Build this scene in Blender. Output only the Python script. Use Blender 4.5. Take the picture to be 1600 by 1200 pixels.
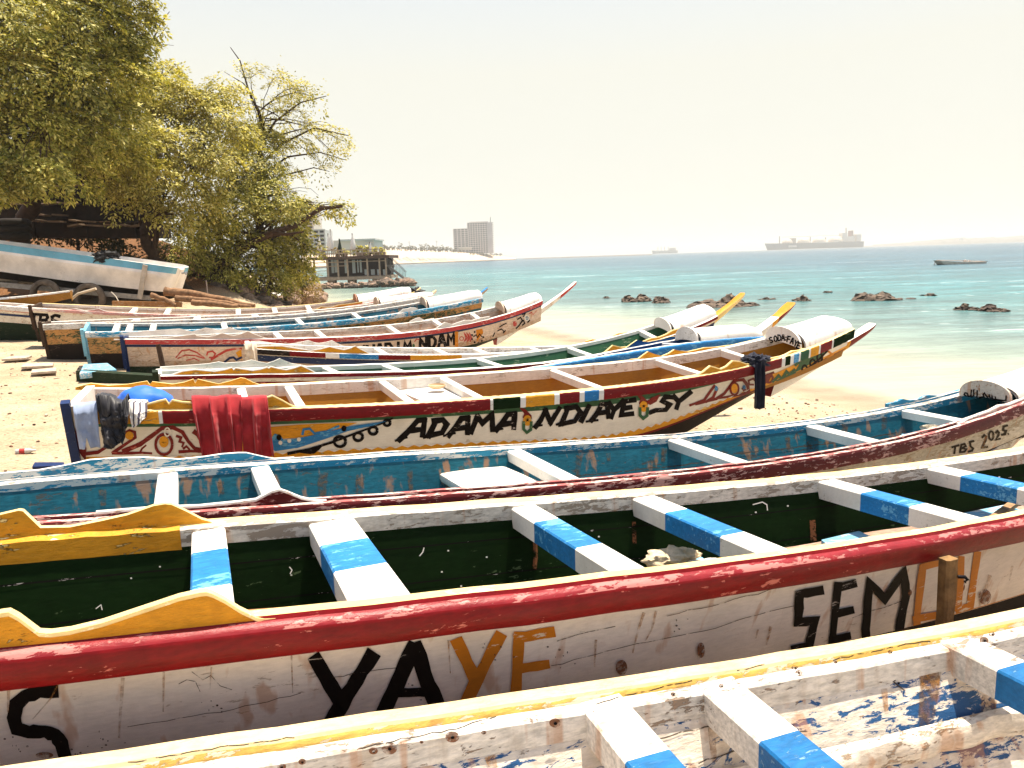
import bpy, bmesh, math, random
import numpy as np
from mathutils import Vector, Matrix, noise as mnoise
from mathutils.geometry import tessellate_polygon

for o in list(bpy.data.objects): bpy.data.objects.remove(o)
SC = bpy.context.scene
COL = SC.collection

# ------------------------------------------------------------------ camera
FPX = 1200.0; HC = 3.2
PITCH = math.atan(197/1200.0); ROLL = math.radians(-1.86)
def _rot():
    p = math.pi/2 - PITCH
    rx = np.array([[1,0,0],[0,math.cos(p),-math.sin(p)],[0,math.sin(p),math.cos(p)]])
    rz = np.array([[math.cos(ROLL),-math.sin(ROLL),0],[math.sin(ROLL),math.cos(ROLL),0],[0,0,1]])
    return rx @ rz
RC = _rot(); CAM = np.array([0.0,0.0,HC])
cd = bpy.data.cameras.new('camera'); cam = bpy.data.objects.new('camera', cd); COL.objects.link(cam)
cam.matrix_world = Matrix([list(RC[0])+[0], list(RC[1])+[0], list(RC[2])+[HC], [0,0,0,1]])
cd.sensor_width = 36; cd.lens = 27.0; cd.clip_start = 0.05; cd.clip_end = 40000
SC.camera = cam
# ------------------------------------------------------------------ light
SUN_EL = math.radians(74); SUN_AZ = math.atan2(0.45, 0.65)      # azimuth measured from +Y towards +X
sdir = Vector((math.sin(SUN_AZ)*math.cos(SUN_EL), math.cos(SUN_AZ)*math.cos(SUN_EL), math.sin(SUN_EL)))
sl = bpy.data.lights.new('sun', 'SUN'); sl.energy = 5.0; sl.angle = math.radians(0.5); sl.color = (1.0, 0.90, 0.74)
so = bpy.data.objects.new('sun', sl); COL.objects.link(so)
so.rotation_euler = sdir.to_track_quat('Z', 'Y').to_euler(); so.location = (0, 0, 60)
W = bpy.data.worlds.new('World'); SC.world = W; W.use_nodes = True
wn = W.node_tree.nodes; wl = W.node_tree.links
bg = wn['Background']
sky = wn.new('ShaderNodeTexSky'); sky.sky_type = 'NISHITA'; sky.sun_disc = False
sky.sun_elevation = SUN_EL; sky.sun_rotation = SUN_AZ
sky.altitude = 0; sky.air_density = 1.0; sky.dust_density = 1.5; sky.ozone_density = 1.0
tc = wn.new('ShaderNodeTexCoord'); sp = wn.new('ShaderNodeSeparateXYZ'); wl.new(tc.outputs['Generated'], sp.inputs[0])
rp = wn.new('ShaderNodeValToRGB'); wl.new(sp.outputs[2], rp.inputs[0])          # pale haze near the horizon, clear sky overhead
rp.color_ramp.elements[0].position = .22; rp.color_ramp.elements[0].color = (.97,.97,.97,1)
rp.color_ramp.elements[1].position = .60; rp.color_ramp.elements[1].color = (.05,.05,.05,1)
tint = wn.new('ShaderNodeMix'); tint.data_type = 'RGBA'
wl.new(rp.outputs[0], tint.inputs[0]); tint.inputs[7].default_value = (4.3, 4.24, 3.76, 1)
wl.new(sky.outputs[0], tint.inputs[6]); wl.new(tint.outputs[2], bg.inputs[0])
bg.inputs[1].default_value = 0.10
vs = SC.view_settings
vs.view_transform = 'Standard'; vs.look = 'None'; vs.exposure = 1.1; vs.gamma = 1.0; vs.use_curve_mapping = False
SC.cycles.max_bounces = 8; SC.cycles.transparent_max_bounces = 12; SC.cycles.volume_bounces = 0

# ------------------------------------------------------------------ helpers
random.seed(11); RNG = np.random.default_rng(5)
def ray(u, v):
    return RC @ np.array([(u-800)/FPX, -(v-600)/FPX, -1.0])
def at(u, v, Y):
    d = ray(u, v); k = Y/d[1]; return CAM + k*d
def proj(p):
    q = RC.T @ (np.asarray(p, float)-CAM); return 800-FPX*q[0]/q[2], 600+FPX*q[1]/q[2]
def sstep(a, b, x):
    x = np.clip((x-a)/(b-a), 0, 1); return x*x*(3-2*x)
UX, UY = 0.94/math.hypot(.94,.34), 0.34/math.hypot(.94,.34); D0 = 11.85; SLOPE = 0.07
def inland(x, y): return D0 - (x*UX + y*UY) - 9*sstep(38, 62, y)
def ground(x, y):
    d = inland(x, y)
    z = SLOPE*d
    z = np.where(d < 0, SLOPE*d*1.2, z)
    k = sstep(7.5, 15, d)
    z = z + k*(1.15*sstep(22.6, 27.5, y + .22*(x+13)) + 3.2*sstep(29, 44, y+.5*(x+13)) + 4*sstep(44,75,y+.3*x) )
    z = z + 3.0*sstep(22, 42, d)*sstep(30,44,y)
    return z

def tag(o, label=None, cat=None, group=None, kind=None):
    if label: o['label'] = label
    if cat: o['category'] = cat
    if group: o['group'] = group
    if kind: o['kind'] = kind
    return o
def thing(name, loc, label, cat, rz=0, group=None):
    o = bpy.data.objects.new(name, None); o.empty_display_size = .2
    o.location = [float(c) for c in loc]; o.rotation_euler = (0, 0, rz)
    COL.objects.link(o); o.parent = None
    return tag(o, label, cat, group)

class MB:
    def __init__(s): s.v = []; s.f = []; s.m = []
    def add(s, vs_, fs, mi=0):
        n = len(s.v); s.v += [tuple(map(float, p)) for p in vs_]
        for k, f in enumerate(fs):
            s.f.append([i+n for i in f]); s.m.append(mi[k] if isinstance(mi, (list, tuple)) else mi)
    def grid(s, rows, mi=0, closed=False, flip=False):
        """rows: list of equally long point lists; mi: int or list per column"""
        n = len(rows[0]); vs_ = [p for r in rows for p in r]; fs = []; ms = []
        for i in range(len(rows)-1):
            for j in range(n if closed else n-1):
                a = i*n+j; b = i*n+(j+1) % n; c = (i+1)*n+(j+1) % n; d = (i+1)*n+j
                fs.append([a, b, c, d] if not flip else [a, d, c, b])
                ms.append(mi[j] if isinstance(mi, (list, tuple)) else (mi(i, j) if callable(mi) else mi))
        s.add(vs_, fs, ms)
    def box(s, c, size, mi=0, rot=None):
        c = Vector(c); h = [x/2 for x in size]; ps = []
        for x in (-1, 1):
            for y in (-1, 1):
                for z in (-1, 1):
                    p = Vector((x*h[0], y*h[1], z*h[2]))
                    if rot is not None: p = rot @ p
                    ps.append(c+p)
        s.add(ps, [[0,1,3,2],[4,6,7,5],[0,4,5,1],[2,3,7,6],[0,2,6,4],[1,5,7,3]], mi)
    def beam(s, a, b, w, h, mi=0, up=(0,0,1)):
        a = Vector(a); b = Vector(b); d = (b-a).normalized(); sd = d.cross(Vector(up))
        if sd.length < 1e-4: sd = d.cross(Vector((1,0,0)))
        sd.normalize(); u2 = sd.cross(d)
        ps = []
        for p in (a, b):
            for q in ((-1,-1),(1,-1),(1,1),(-1,1)):
                ps.append(p + sd*(q[0]*w/2) + u2*(q[1]*h/2))
        s.add(ps, [[0,1,5,4],[1,2,6,5],[2,3,7,6],[3,0,4,7],[3,2,1,0],[4,5,6,7]], mi)
    def tube(s, pts, rads, n=8, mi=0, cap=True):
        pts = [Vector(p) for p in pts]
        if not hasattr(rads, '__len__'): rads = [rads]*len(pts)
        rows = []
        for i, p in enumerate(pts):
            d = (pts[min(i+1, len(pts)-1)]-pts[max(i-1, 0)])
            d = d.normalized() if d.length > 1e-9 else Vector((0,0,1))
            a = d.cross(Vector((0.13, 0.21, 0.97))); a.normalize(); b = d.cross(a)
            rows.append([p + (a*math.cos(2*math.pi*k/n)+b*math.sin(2*math.pi*k/n))*rads[i] for k in range(n)])
        s.grid(rows, mi, closed=True)
        if cap:
            base = len(s.v)-len(rows)*n
            s.f.append([base+k for k in range(n)][::-1]); s.m.append(mi)
            e = base+(len(rows)-1)*n
            s.f.append([e+k for k in range(n)]); s.m.append(mi)
    def build(s, name, mats, parent=None, smooth=None, recalc=False):
        me = bpy.data.meshes.new(name)
        vs_ = np.array(s.v)
        if parent is not None:
            l = np.array(parent.location); a = parent.rotation_euler[2]; ca, sa = math.cos(a), math.sin(a)
            q = vs_-l; vs_ = np.stack([ca*q[:,0]+sa*q[:,1], -sa*q[:,0]+ca*q[:,1], q[:,2]], 1)
        me.from_pydata(vs_.tolist(), [], s.f)
        for m in (mats if isinstance(mats, (list, tuple)) else [mats]): me.materials.append(m)
        me.polygons.foreach_set('material_index', s.m)
        if recalc:
            bm = bmesh.new(); bm.from_mesh(me); bmesh.ops.recalc_face_normals(bm, faces=bm.faces); bm.to_mesh(me); bm.free()
        me.update(calc_edges=True)
        if smooth is not None:
            me.polygons.foreach_set('use_smooth', [True]*len(me.polygons))
            me.set_sharp_from_angle(angle=math.radians(smooth))
        o = bpy.data.objects.new(name, me); COL.objects.link(o)
        if parent is not None: o.parent = parent
        return o

# ------------------------------------------------------------------ materials
def srgb(r, g, b):
    f = lambda c: (c/255/12.92) if c/255 <= .04045 else ((c/255+.055)/1.055)**2.4
    return (f(r), f(g), f(b), 1)
class NT:
    def __init__(s, name):
        s.mat = bpy.data.materials.new(name); s.mat.use_nodes = True
        s.n = s.mat.node_tree.nodes; s.l = s.mat.node_tree.links
        s.p = s.n['Principled BSDF']; s.out = s.n['Material Output']
    def new(s, t, **k):
        n = s.n.new(t)
        for a, b in k.items(): setattr(n, a, b)
        return n
    def link(s, a, b): s.l.new(a, b)
    def coord(s, kind='Object', scale=(1,1,1), loc=(0,0,0)):
        tc = s.new('ShaderNodeTexCoord'); mp = s.new('ShaderNodeMapping')
        mp.inputs['Scale'].default_value = scale; mp.inputs['Location'].default_value = loc
        s.link(tc.outputs[kind], mp.inputs[0]); return mp.outputs[0]
    def noise(s, vec, scale, detail=4, rough=.55, dist=0):
        n = s.new('ShaderNodeTexNoise'); n.inputs['Scale'].default_value = scale; n.inputs['Detail'].default_value = detail
        n.inputs['Roughness'].default_value = rough; n.inputs['Distortion'].default_value = dist
        s.link(vec, n.inputs['Vector']); return n.outputs['Fac']
    def ramp(s, fac, stops, interp='LINEAR'):
        r = s.new('ShaderNodeValToRGB'); r.color_ramp.interpolation = interp
        e = r.color_ramp.elements
        while len(e) < len(stops): e.new(.5)
        for k, (p, c) in enumerate(stops):
            e[k].position = p; e[k].color = c if hasattr(c, '__len__') else (c, c, c, 1)
        s.link(fac, r.inputs[0]); return r.outputs[0]
    def mix(s, fac, a, b, blend='MIX'):
        m = s.new('ShaderNodeMix'); m.data_type = 'RGBA'; m.blend_type = blend
        for i, x in ((0, fac), (6, a), (7, b)):
            if hasattr(x, 'is_output'): s.link(x, m.inputs[i])
            else: m.inputs[i].default_value = x
        return m.outputs[2]
    def math(s, op, a, b=None, clamp=False):
        m = s.new('ShaderNodeMath'); m.operation = op; m.use_clamp = clamp
        for i, x in ((0, a), (1, b)):
            if x is None: continue
            if hasattr(x, 'is_output'): s.link(x, m.inputs[i])
            else: m.inputs[i].default_value = x
        return m.outputs[0]
    def bump(s, h, strength=.3, dist=.01):
        b = s.new('ShaderNodeBump'); b.inputs['Strength'].default_value = strength; b.inputs['Distance'].default_value = dist
        s.link(h, b.inputs['Height']); s.link(b.outputs[0], s.p.inputs['Normal'])
    def base(s, c):
        if hasattr(c, 'is_output'): s.link(c, s.p.inputs['Base Color'])
        else: s.p.inputs['Base Color'].default_value = c
RUST = (.22, .065, .015, 1)
_pc = {}
def paint(name, col, chip=None, amt=.12, rust=.0, dirt=.25, rough=.45, bump=.25, seed=0.0, second=None):
    """brushed boat paint: tone drift, flaking to the coat beneath, rust blooms with runs"""
    if name in _pc: return _pc[name]
    t = NT(name); col = tuple(col)[:3]+(1,)
    v = t.coord('Object', (1,1,1), (seed, seed*.7, seed*.3))
    vx = t.coord('Object', (.35,1,1.2), (seed*2, seed, 1))
    vz = t.coord('Object', (7,7,.9), (seed, 3, seed))
    tone = t.ramp(t.noise(v, 2.2, 3), [(.3, .78), (.7, 1.08)])
    c = t.mix(1.0, col, tone, 'MULTIPLY')
    fine = t.noise(vx, 46, 6, .65)
    c = t.mix(dirt, c, t.mix(1.0, c, t.ramp(fine, [(.35, .35), (.62, 1.1)]), 'MULTIPLY'))
    dr = t.ramp(t.noise(vz, 2.0, 4, .6), [(.54, 0.0), (.72, 1.0)])
    c = t.mix(t.math('MULTIPLY', dr, dirt*.9), c, tuple(x*.55 for x in (col[0], col[1]*.85, col[2]*.7))+(1,))
    ch = t.math('ADD', t.noise(vx, 30, 8, .70, .3), t.math('MULTIPLY', t.noise(v, 2.4, 2), .5))
    th = .75 + .115*(2.05-5.6*min(amt,.3)**.8 if amt < .3 else .45)
    m1 = t.ramp(ch, [(min(.97,th), 0.0), (min(.99,th+.015), 1.0)])
    if chip is None: chip = (min(1, col[0]*.55+.22), min(1, col[1]*.55+.17), min(1, col[2]*.55+.12), 1)
    if amt > 0:
        c = t.mix(m1, c, tuple(chip)[:3]+(1,))
    if second is not None:
        c2 = t.math('ADD', t.noise(vx, 24, 9, .72, .5), t.math('MULTIPLY', t.noise(vx, 2.6, 2), .55))
        c = t.mix(t.ramp(c2, [(second[1], 0.0), (second[1]+.012, 1.0)]), c, tuple(second[0])[:3]+(1,))
    if rust > 0:
        sp = t.noise(t.coord('Object', (1.0, 1.0, .55), (seed, 9, seed)), 3.4, 5, .62)
        rm = t.ramp(sp, [(.72-rust*.22, 0.0), (.80-rust*.22, 1.0)])
        c = t.mix(t.math('MULTIPLY', rm, .85), c, t.mix(t.noise(v, 30, 3), RUST, (.42,.17,.05,1)))
        vd = t.coord('Object', (9,9,.45), (seed, 5, 2))
        rd = t.ramp(t.noise(vd, 1.3, 3, .5), [(.62-rust*.12, 0.0), (.70-rust*.12, 1.0)])
        c = t.mix(t.math('MULTIPLY', rd, .5), c, (.45,.19,.06,1))
    t.base(c); t.p.inputs['Roughness'].default_value = rough
    t.p.inputs['Specular IOR Level'].default_value = .04 if max(col[:3]) < .02 else .2
    h = t.math('SUBTRACT', t.math('MULTIPLY', fine, .5), t.math('MULTIPLY', m1, .6)) if amt > 0 else fine
    t.bump(h, bump, .012)
    _pc[name] = t.mat; return t.mat
def plain(name, col, rough=.6, var=.2, scale=8, bump=.15, metal=0):
    if name in _pc: return _pc[name]
    t = NT(name); col = tuple(col)[:3]+(1,)
    n = t.noise(t.coord(), scale, 5)
    t.base(t.mix(1.0, col, t.ramp(n, [(.3, 1-var), (.7, 1+var*.5)]), 'MULTIPLY'))
    t.p.inputs['Roughness'].default_value = rough; t.p.inputs['Metallic'].default_value = metal
    t.p.inputs['Specular IOR Level'].default_value = .3
    t.bump(n, bump, .02); _pc[name] = t.mat; return t.mat

C_WHITE = (.80,.76,.70); C_CREAM = (.82,.70,.46); C_YEL = (.78,.34,.018); C_RED = (.20,.004,.006); C_DRED = (.12,.011,.013)
C_GREEN = (.006,.018,.004); C_MGREEN = (.03,.11,.05); C_BLUE = (.02,.20,.50); C_TEAL = (.010,.115,.165); C_NAVY = (.012,.03,.11); C_BLACK = (.008,.006,.006)
C_ORANGE = (.62,.22,.012)
# ------------------------------------------------------------------ sand, sea
def build_ground():
    xs = np.concatenate([np.linspace(-420,-60,25)[:-1], np.linspace(-60,-24,30)[:-1], np.linspace(-24,22,150)[:-1], np.linspace(22,60,12)])
    ys = np.concatenate([np.linspace(-30,-3,10)[:-1], np.linspace(-3,42,150)[:-1], np.linspace(42,130,60)[:-1], np.linspace(130,420,20)])
    X, Y = np.meshgrid(xs, ys)
    Z = ground(X, Y)
    rows = []
    for j in range(len(ys)):
        r = []
        for i in range(len(xs)):
            x, y, z = X[j,i], Y[j,i], float(Z[j,i])
            d = inland(x, y)
            if -2 < d < 30 and y < 45:
                n = mnoise.fractal(Vector((x*.9, y*.9, 0)), .8, 2.1, 4)
                z += n*.035*min(1, max(0, d+1)/4)
            if d > 12 and y > 22:
                z += mnoise.fractal(Vector((x*.5, y*.5, 7)), .7, 2.1, 4)*.22*float(sstep(24,30,y+.22*(x+13)))
            r.append((x, y, max(z, -9)))
        rows.append(r)
    m = MB(); m.grid(rows)
    t = NT('beach sand')
    geo = t.new('ShaderNodeNewGeometry'); P = geo.outputs['Position']
    dot = t.new('ShaderNodeVectorMath', operation='DOT_PRODUCT'); t.link(P, dot.inputs[0]); dot.inputs[1].default_value = (-UX, -UY, 0)
    d = t.math('ADD', dot.outputs['Value'], D0)
    n1 = t.noise(P, 1.3, 5); n2 = t.noise(P, 22, 5, .7); n3 = t.noise(P, 95, 2)
    c = t.ramp(n1, [(.3, (.37,.275,.175,1)), (.7, (.52,.41,.275,1))])
    c = t.mix(.5, c, t.mix(1.0, c, t.ramp(n2, [(.34, .25), (.56, 1.15)]), 'MULTIPLY'))
    sc = t.new('ShaderNodeMapping'); sc.inputs['Scale'].default_value = (.5,1,1); t.link(P, sc.inputs[0])
    deb_shade = t.ramp(t.math('ADD', t.noise(sc.outputs[0], 13, 5, .6), t.math('MULTIPLY', t.noise(P, .9, 2), .3)), [(.79, 0.0), (.83, 1.0)])
    c = t.mix(t.math('MULTIPLY', deb_shade, .8), c, (.10,.045,.025,1))  # dark strokes mix debris with painted shadows of the sand's bumps
    wet = t.ramp(t.math('ADD', t.math('MULTIPLY', d, .1), t.math('MULTIPLY', t.noise(P, .8, 3), .12)), [(.05, 1.0), (.30, 0.0)])
    c = t.mix(t.math('MULTIPLY', wet, .5), c, (.56,.40,.29,1))
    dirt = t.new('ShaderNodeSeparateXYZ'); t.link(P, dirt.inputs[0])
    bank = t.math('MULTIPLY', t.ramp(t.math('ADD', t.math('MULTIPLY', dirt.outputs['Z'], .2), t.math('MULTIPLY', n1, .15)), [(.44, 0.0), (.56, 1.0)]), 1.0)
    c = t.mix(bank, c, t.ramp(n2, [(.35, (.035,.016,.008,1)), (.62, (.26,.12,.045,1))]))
    t.base(c); t.p.inputs['Roughness'].default_value = .9; t.p.inputs['Specular IOR Level'].default_value = .15
    t.bump(t.math('ADD', t.math('MULTIPLY', n2, 1.0), t.math('MULTIPLY', n3, .35)), .7, .05)
    o = m.build('beach_ground', t.mat, None, 60); tag(o, kind='structure')
build_ground()

SEA = 0.06
def build_sea():
    m = MB()
    # far sheet in rings so that the near part is finer
    ys = [-40, 0, 20, 40, 80, 160, 400, 1000, 3000, 9000]
    xs = [-9000, -4000, -1500, -400, -100, -30, 0, 30, 100, 400, 1500, 4000, 9000]
    m.grid([[(x, y, SEA) for x in xs] for y in ys])
    t = NT('sea water')
    geo = t.new('ShaderNodeNewGeometry'); P = geo.outputs['Position']
    dot = t.new('ShaderNodeVectorMath', operation='DOT_PRODUCT'); t.link(P, dot.inputs[0]); dot.inputs[1].default_value = (UX, UY, 0)
    sx = t.new('ShaderNodeSeparateXYZ'); t.link(P, sx.inputs[0]); mr = t.new('ShaderNodeMapRange'); mr.interpolation_type = 'SMOOTHSTEP'; t.link(sx.outputs['Y'], mr.inputs[0]); mr.inputs[1].default_value = 38; mr.inputs[2].default_value = 62; mr.inputs[3].default_value = 0; mr.inputs[4].default_value = 9
    s = t.math('MAXIMUM', t.math('ADD', t.math('SUBTRACT', dot.outputs['Value'], D0-.85), mr.outputs[0]), 0.0)
    wob = t.math('MULTIPLY', t.math('SUBTRACT', t.noise(P, .09, 4), .5), 8.0)
    s2 = t.math('MAXIMUM', t.math('ADD', s, t.math('MULTIPLY', wob, t.math('MINIMUM', t.math('MULTIPLY', s, .06), 1.0))), 0.0)
    fac = t.math('POWER', t.math('DIVIDE', s2, 600.0), .4, True)
    c = t.ramp(fac, [(0.0, (.46,.35,.24,1)), (.10, (.50,.415,.28,1)), (.145, (.40,.37,.26,1)), (.185, (.23,.29,.23,1)), (.23, (.095,.165,.155,1)), (.29, (.052,.155,.158,1)), (.36, (.036,.16,.175,1)), (.5, (.018,.095,.14,1)), (.9, (.014,.075,.13,1))])
    mp = t.new('ShaderNodeMapping'); mp.inputs['Rotation'].default_value = (0, 0, math.radians(-8)); mp.inputs['Scale'].default_value = (.35, 1.0, 1)
    t.link(P, mp.inputs[0])
    w1 = t.noise(mp.outputs[0], .55, 5, .6); w2 = t.noise(mp.outputs[0], 2.4, 5, .65); w3 = t.noise(mp.outputs[0], .12, 4, .55)
    chop = t.ramp(t.math('ADD', t.math('MULTIPLY', w1, .5), t.math('MULTIPLY', w2, .5)), [(.42, .34), (.58, 1.65)])
    c = t.mix(t.math('MINIMUM', t.math('MULTIPLY', s, .03), .55), c, t.mix(1.0, c, chop, 'MULTIPLY'))
    c = t.mix(t.math('MINIMUM', t.math('MULTIPLY', s, .03), .5), c, t.mix(1.0, c, t.ramp(w3, [(.38, .5), (.62, 1.35)]), 'MULTIPLY'))
    # foam: crests of breaking ripples
    cap = t.ramp(t.math('ADD', t.math('MULTIPLY', w2, .55), t.math('MULTIPLY', w3, .55)), [(.645, 0.0), (.70, 1.0)])
    capz = t.ramp(t.math('DIVIDE', s, 150.0), [(.06, 0.0), (.15, .8), (.45, .55), (1.0, .25)])
    c = t.mix(t.math('MULTIPLY', cap, capz), c, (.8,.8,.76,1))
    t.base(c)
    t.p.inputs['Roughness'].default_value = .22; t.p.inputs['Specular IOR Level'].default_value = .32; t.p.inputs['IOR'].default_value = 1.33
    hgt = t.math('ADD', t.math('MULTIPLY', w1, 1.0), t.math('MULTIPLY', w2, .45))
    b = t.new('ShaderNodeBump'); b.inputs['Distance'].default_value = .35
    t.link(t.math('MINIMUM', t.math('ADD', t.math('MULTIPLY', s, .02), .08), .8), b.inputs['Strength'])
    t.link(hgt, b.inputs['Height']); t.link(b.outputs[0], t.p.inputs['Normal'])
    # the thin edge of the water runs out over the sand
    tr = t.new('ShaderNodeBsdfTransparent'); mx = t.new('ShaderNodeMixShader')
    edge = t.ramp(t.math('ADD', t.math('MULTIPLY', s, .25), t.math('MULTIPLY', t.math('SUBTRACT', t.noise(P, .9, 3), .5), .3)), [(.02, 0.0), (.55, 1.0)])
    t.link(edge, mx.inputs[0]); t.link(tr.outputs[0], mx.inputs[1]); t.link(t.p.outputs[0], mx.inputs[2]); t.link(mx.outputs[0], t.out.inputs[0])
    o = m.build('sea_water', t.mat); tag(o, kind='structure')
build_sea()
# ------------------------------------------------------------------ boats
_bp = np.polyfit([0,.15,.4,.6,.8,.9,1.], [.80,.92,1,.93,.63,.47,.33], 4)
class Boat:
    """a pirogue lying on the sand: t runs 0 (stern) to 1 (end of the bow deck), lat is across, all points in world metres"""
    def __init__(s, S, th, L, B, near=(), far=(), hs=.5, fl=.20, fd=.5, H0=None, H1=1.75, ht=.48, bulge=0.):
        s.ht = ht; s.bulge = bulge
        s.S = S; s.th = math.radians(th); s.L = L; s.B = B; s.hs0 = hs; s.fl0 = fl; s.fd0 = fd; s.low0=.55
        s.c, s.s_ = math.cos(s.th), math.sin(s.th)
        s.obs = (near, far); obs = []
        for sd, pts in ((-1, near), (1, far)):
            for u, v in pts:
                r = s._solve(u, v, sd)
                if r is not None: obs.append((r[0], r[1], 1.0, 1.0 if sd > 0 else 0.0))
        ts = [o[0] for o in obs]
        if obs:
            if min(ts) > .08:
                k = min(obs, key=lambda o: o[0]); hx = k[1]-s._gr(k[0])
                obs.append((0, s._gr(0)+(hx if H0 is None else H0), .5, 0.))
            if max(ts) < .92: obs.append((1, s._gr(1)+H1, .5, 0.))
        A = np.array([[o[2]*o[0]**k for k in range(6)]+[o[2]*o[3], o[2]*o[3]*o[0], o[2]*o[3]*o[0]**2] for o in obs]); y = np.array([o[2]*o[1] for o in obs])
        reg = np.diag([0,.004,.01,.016,.02,.025,.04,.04,.06])
        s.cf = np.linalg.lstsq(np.vstack([A, reg]), np.concatenate([y, np.zeros(9)]), rcond=None)[0]
    def _gr(s, t): x, y = s.plan(t, 0); return float(ground(x, y))
    def b(s, t): return s.B*float(np.polyval(_bp, min(max(t, 0), 1)))
    def plan(s, t, lat): return s.S[0]+s.c*t*s.L-s.s_*lat, s.S[1]+s.s_*t*s.L+s.c*lat
    def rim(s, t, sd=0):
        t = min(max(t, -.05), 1.02)
        z = sum(s.cf[k]*t**k for k in range(6))
        return float(z + (s.cf[6]+s.cf[7]*t+s.cf[8]*t*t)*(.5+.5*sd))
    def P(s, t, lat, z): x, y = s.plan(t, lat); return (x, y, z)
    def hs(s, t): return s.hs0*(1-s.ht*float(sstep(.55, 1, t)))+s.bulge*math.exp(-((t-.60)/.16)**2)
    def fl(s, t): return s.fl0*(1-.5*float(sstep(.7, 1, t)))
    def zk(s, t):
        ch = s.rim(t)-s.hs(t)
        low = s.low0*(1-.86*float(sstep(.40, 1, t)))
        return max(ch-low, s._gr(t)-.04) if t > .05 else ch-low*.8
    def fd(s, t): return s.fd0*(1-.25*float(sstep(.5, 1, t)))
    def _solve(s, u, v, sd, off=0.0):
        d = ray(u, v); ts = np.linspace(-1.3, 1.15, 981)
        lat = sd*(s.B*np.polyval(_bp, np.clip(ts, 0, 1))+off)
        px = s.S[0]+s.c*ts*s.L-s.s_*lat; py = s.S[1]+s.s_*ts*s.L+s.c*lat
        cr = px*d[1]-py*d[0]
        i = np.where((np.sign(cr[:-1]) != np.sign(cr[1:])) & (py[:-1]*d[1]+px[:-1]*d[0] > 0))[0]
        if len(i) == 0: return None
        i = i[0]; f = cr[i]/(cr[i]-cr[i+1]); x = px[i]+f*(px[i+1]-px[i]); y = py[i]+f*(py[i+1]-py[i])
        k = (x*d[0]+y*d[1])/(d[0]**2+d[1]**2)
        return float(ts[i]+f*(ts[1]-ts[0])), float(HC+k*d[2])
    def t_of_u(s, u, sd=1):
        ts = np.linspace(-.2, 1.02, 245)
        us = []
        for t in ts:
            p = s.P(t, sd*s.b(t), s.rim(t, sd)); q = RC.T @ (np.array(p)-CAM)
            us.append(800-FPX*q[0]/q[2] if q[2] < -.2 else -1e5)
        us = np.array(us); i = np.where((us[:-1]-u)*(us[1:]-u) <= 0)[0]
        if len(i) == 0: return None
        i = i[-1]; return float(ts[i]+(u-us[i])/(us[i+1]-us[i])*(ts[1]-ts[0]))
    def tb_u(s, u, dflt=.82): return s.t_of_u(u) or dflt
    def side(s, t, w, off=0.0, sd=-1):
        return s.P(t, sd*(s.b(t)-s.fl(t)*w+off), s.rim(t, sd)-s.hs(t)*w)
    def inner(s, t, w, off=0.0):
        return s.P(t, s.b(t)-.035-s.fl(t)*w*s.fd(t)/s.hs(t)*.9-off, s.rim(t, 1)-s.fd(t)*w)
    def inrail(s, t, w, off=0.0, x=.108):
        return s.P(t, s.b(t)-x-off, s.rim(t, 1)-.03-.1*w)
    def side_px(s, u, v, g=None, f=None):
        """(t, w) on the near plank under picture point u, v"""
        if g is None:
            r = s._solve(u, v, 1 if f else -1); t = r[0] if r else .5; t = min(max(t, 0), 1); w = .5
        else: t, w = g
        for _ in range(8):
            F_ = f or s.side; a = proj(F_(t, w)); ea = (a[0]-u, a[1]-v)
            if abs(ea[0])+abs(ea[1]) < .02: break
            h = 1e-4
            bt = proj(F_(t+h, w)); bw = proj(F_(t, w+h))
            J = np.array([[(bt[0]-a[0])/h, (bw[0]-a[0])/h], [(bt[1]-a[1])/h, (bw[1]-a[1])/h]])
            dt, dw = np.linalg.solve(J, [-ea[0], -ea[1]])
            t += float(np.clip(dt, -.15, .15)); w += float(np.clip(dw, -.6, .6))
        return t, w
    def plane_px(s, u, v, t):
        """point of the cross plane at t under picture point u, v -> (lat, z)"""
        d = ray(u, v); x0, y0 = s.plan(t, 0)
        k = ((x0-0)*s.c+(y0-0)*s.s_)/(d[0]*s.c+d[1]*s.s_)
        p = CAM+k*d; return -(p[0]-x0)*s.s_+(p[1]-y0)*s.c, p[2]

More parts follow.
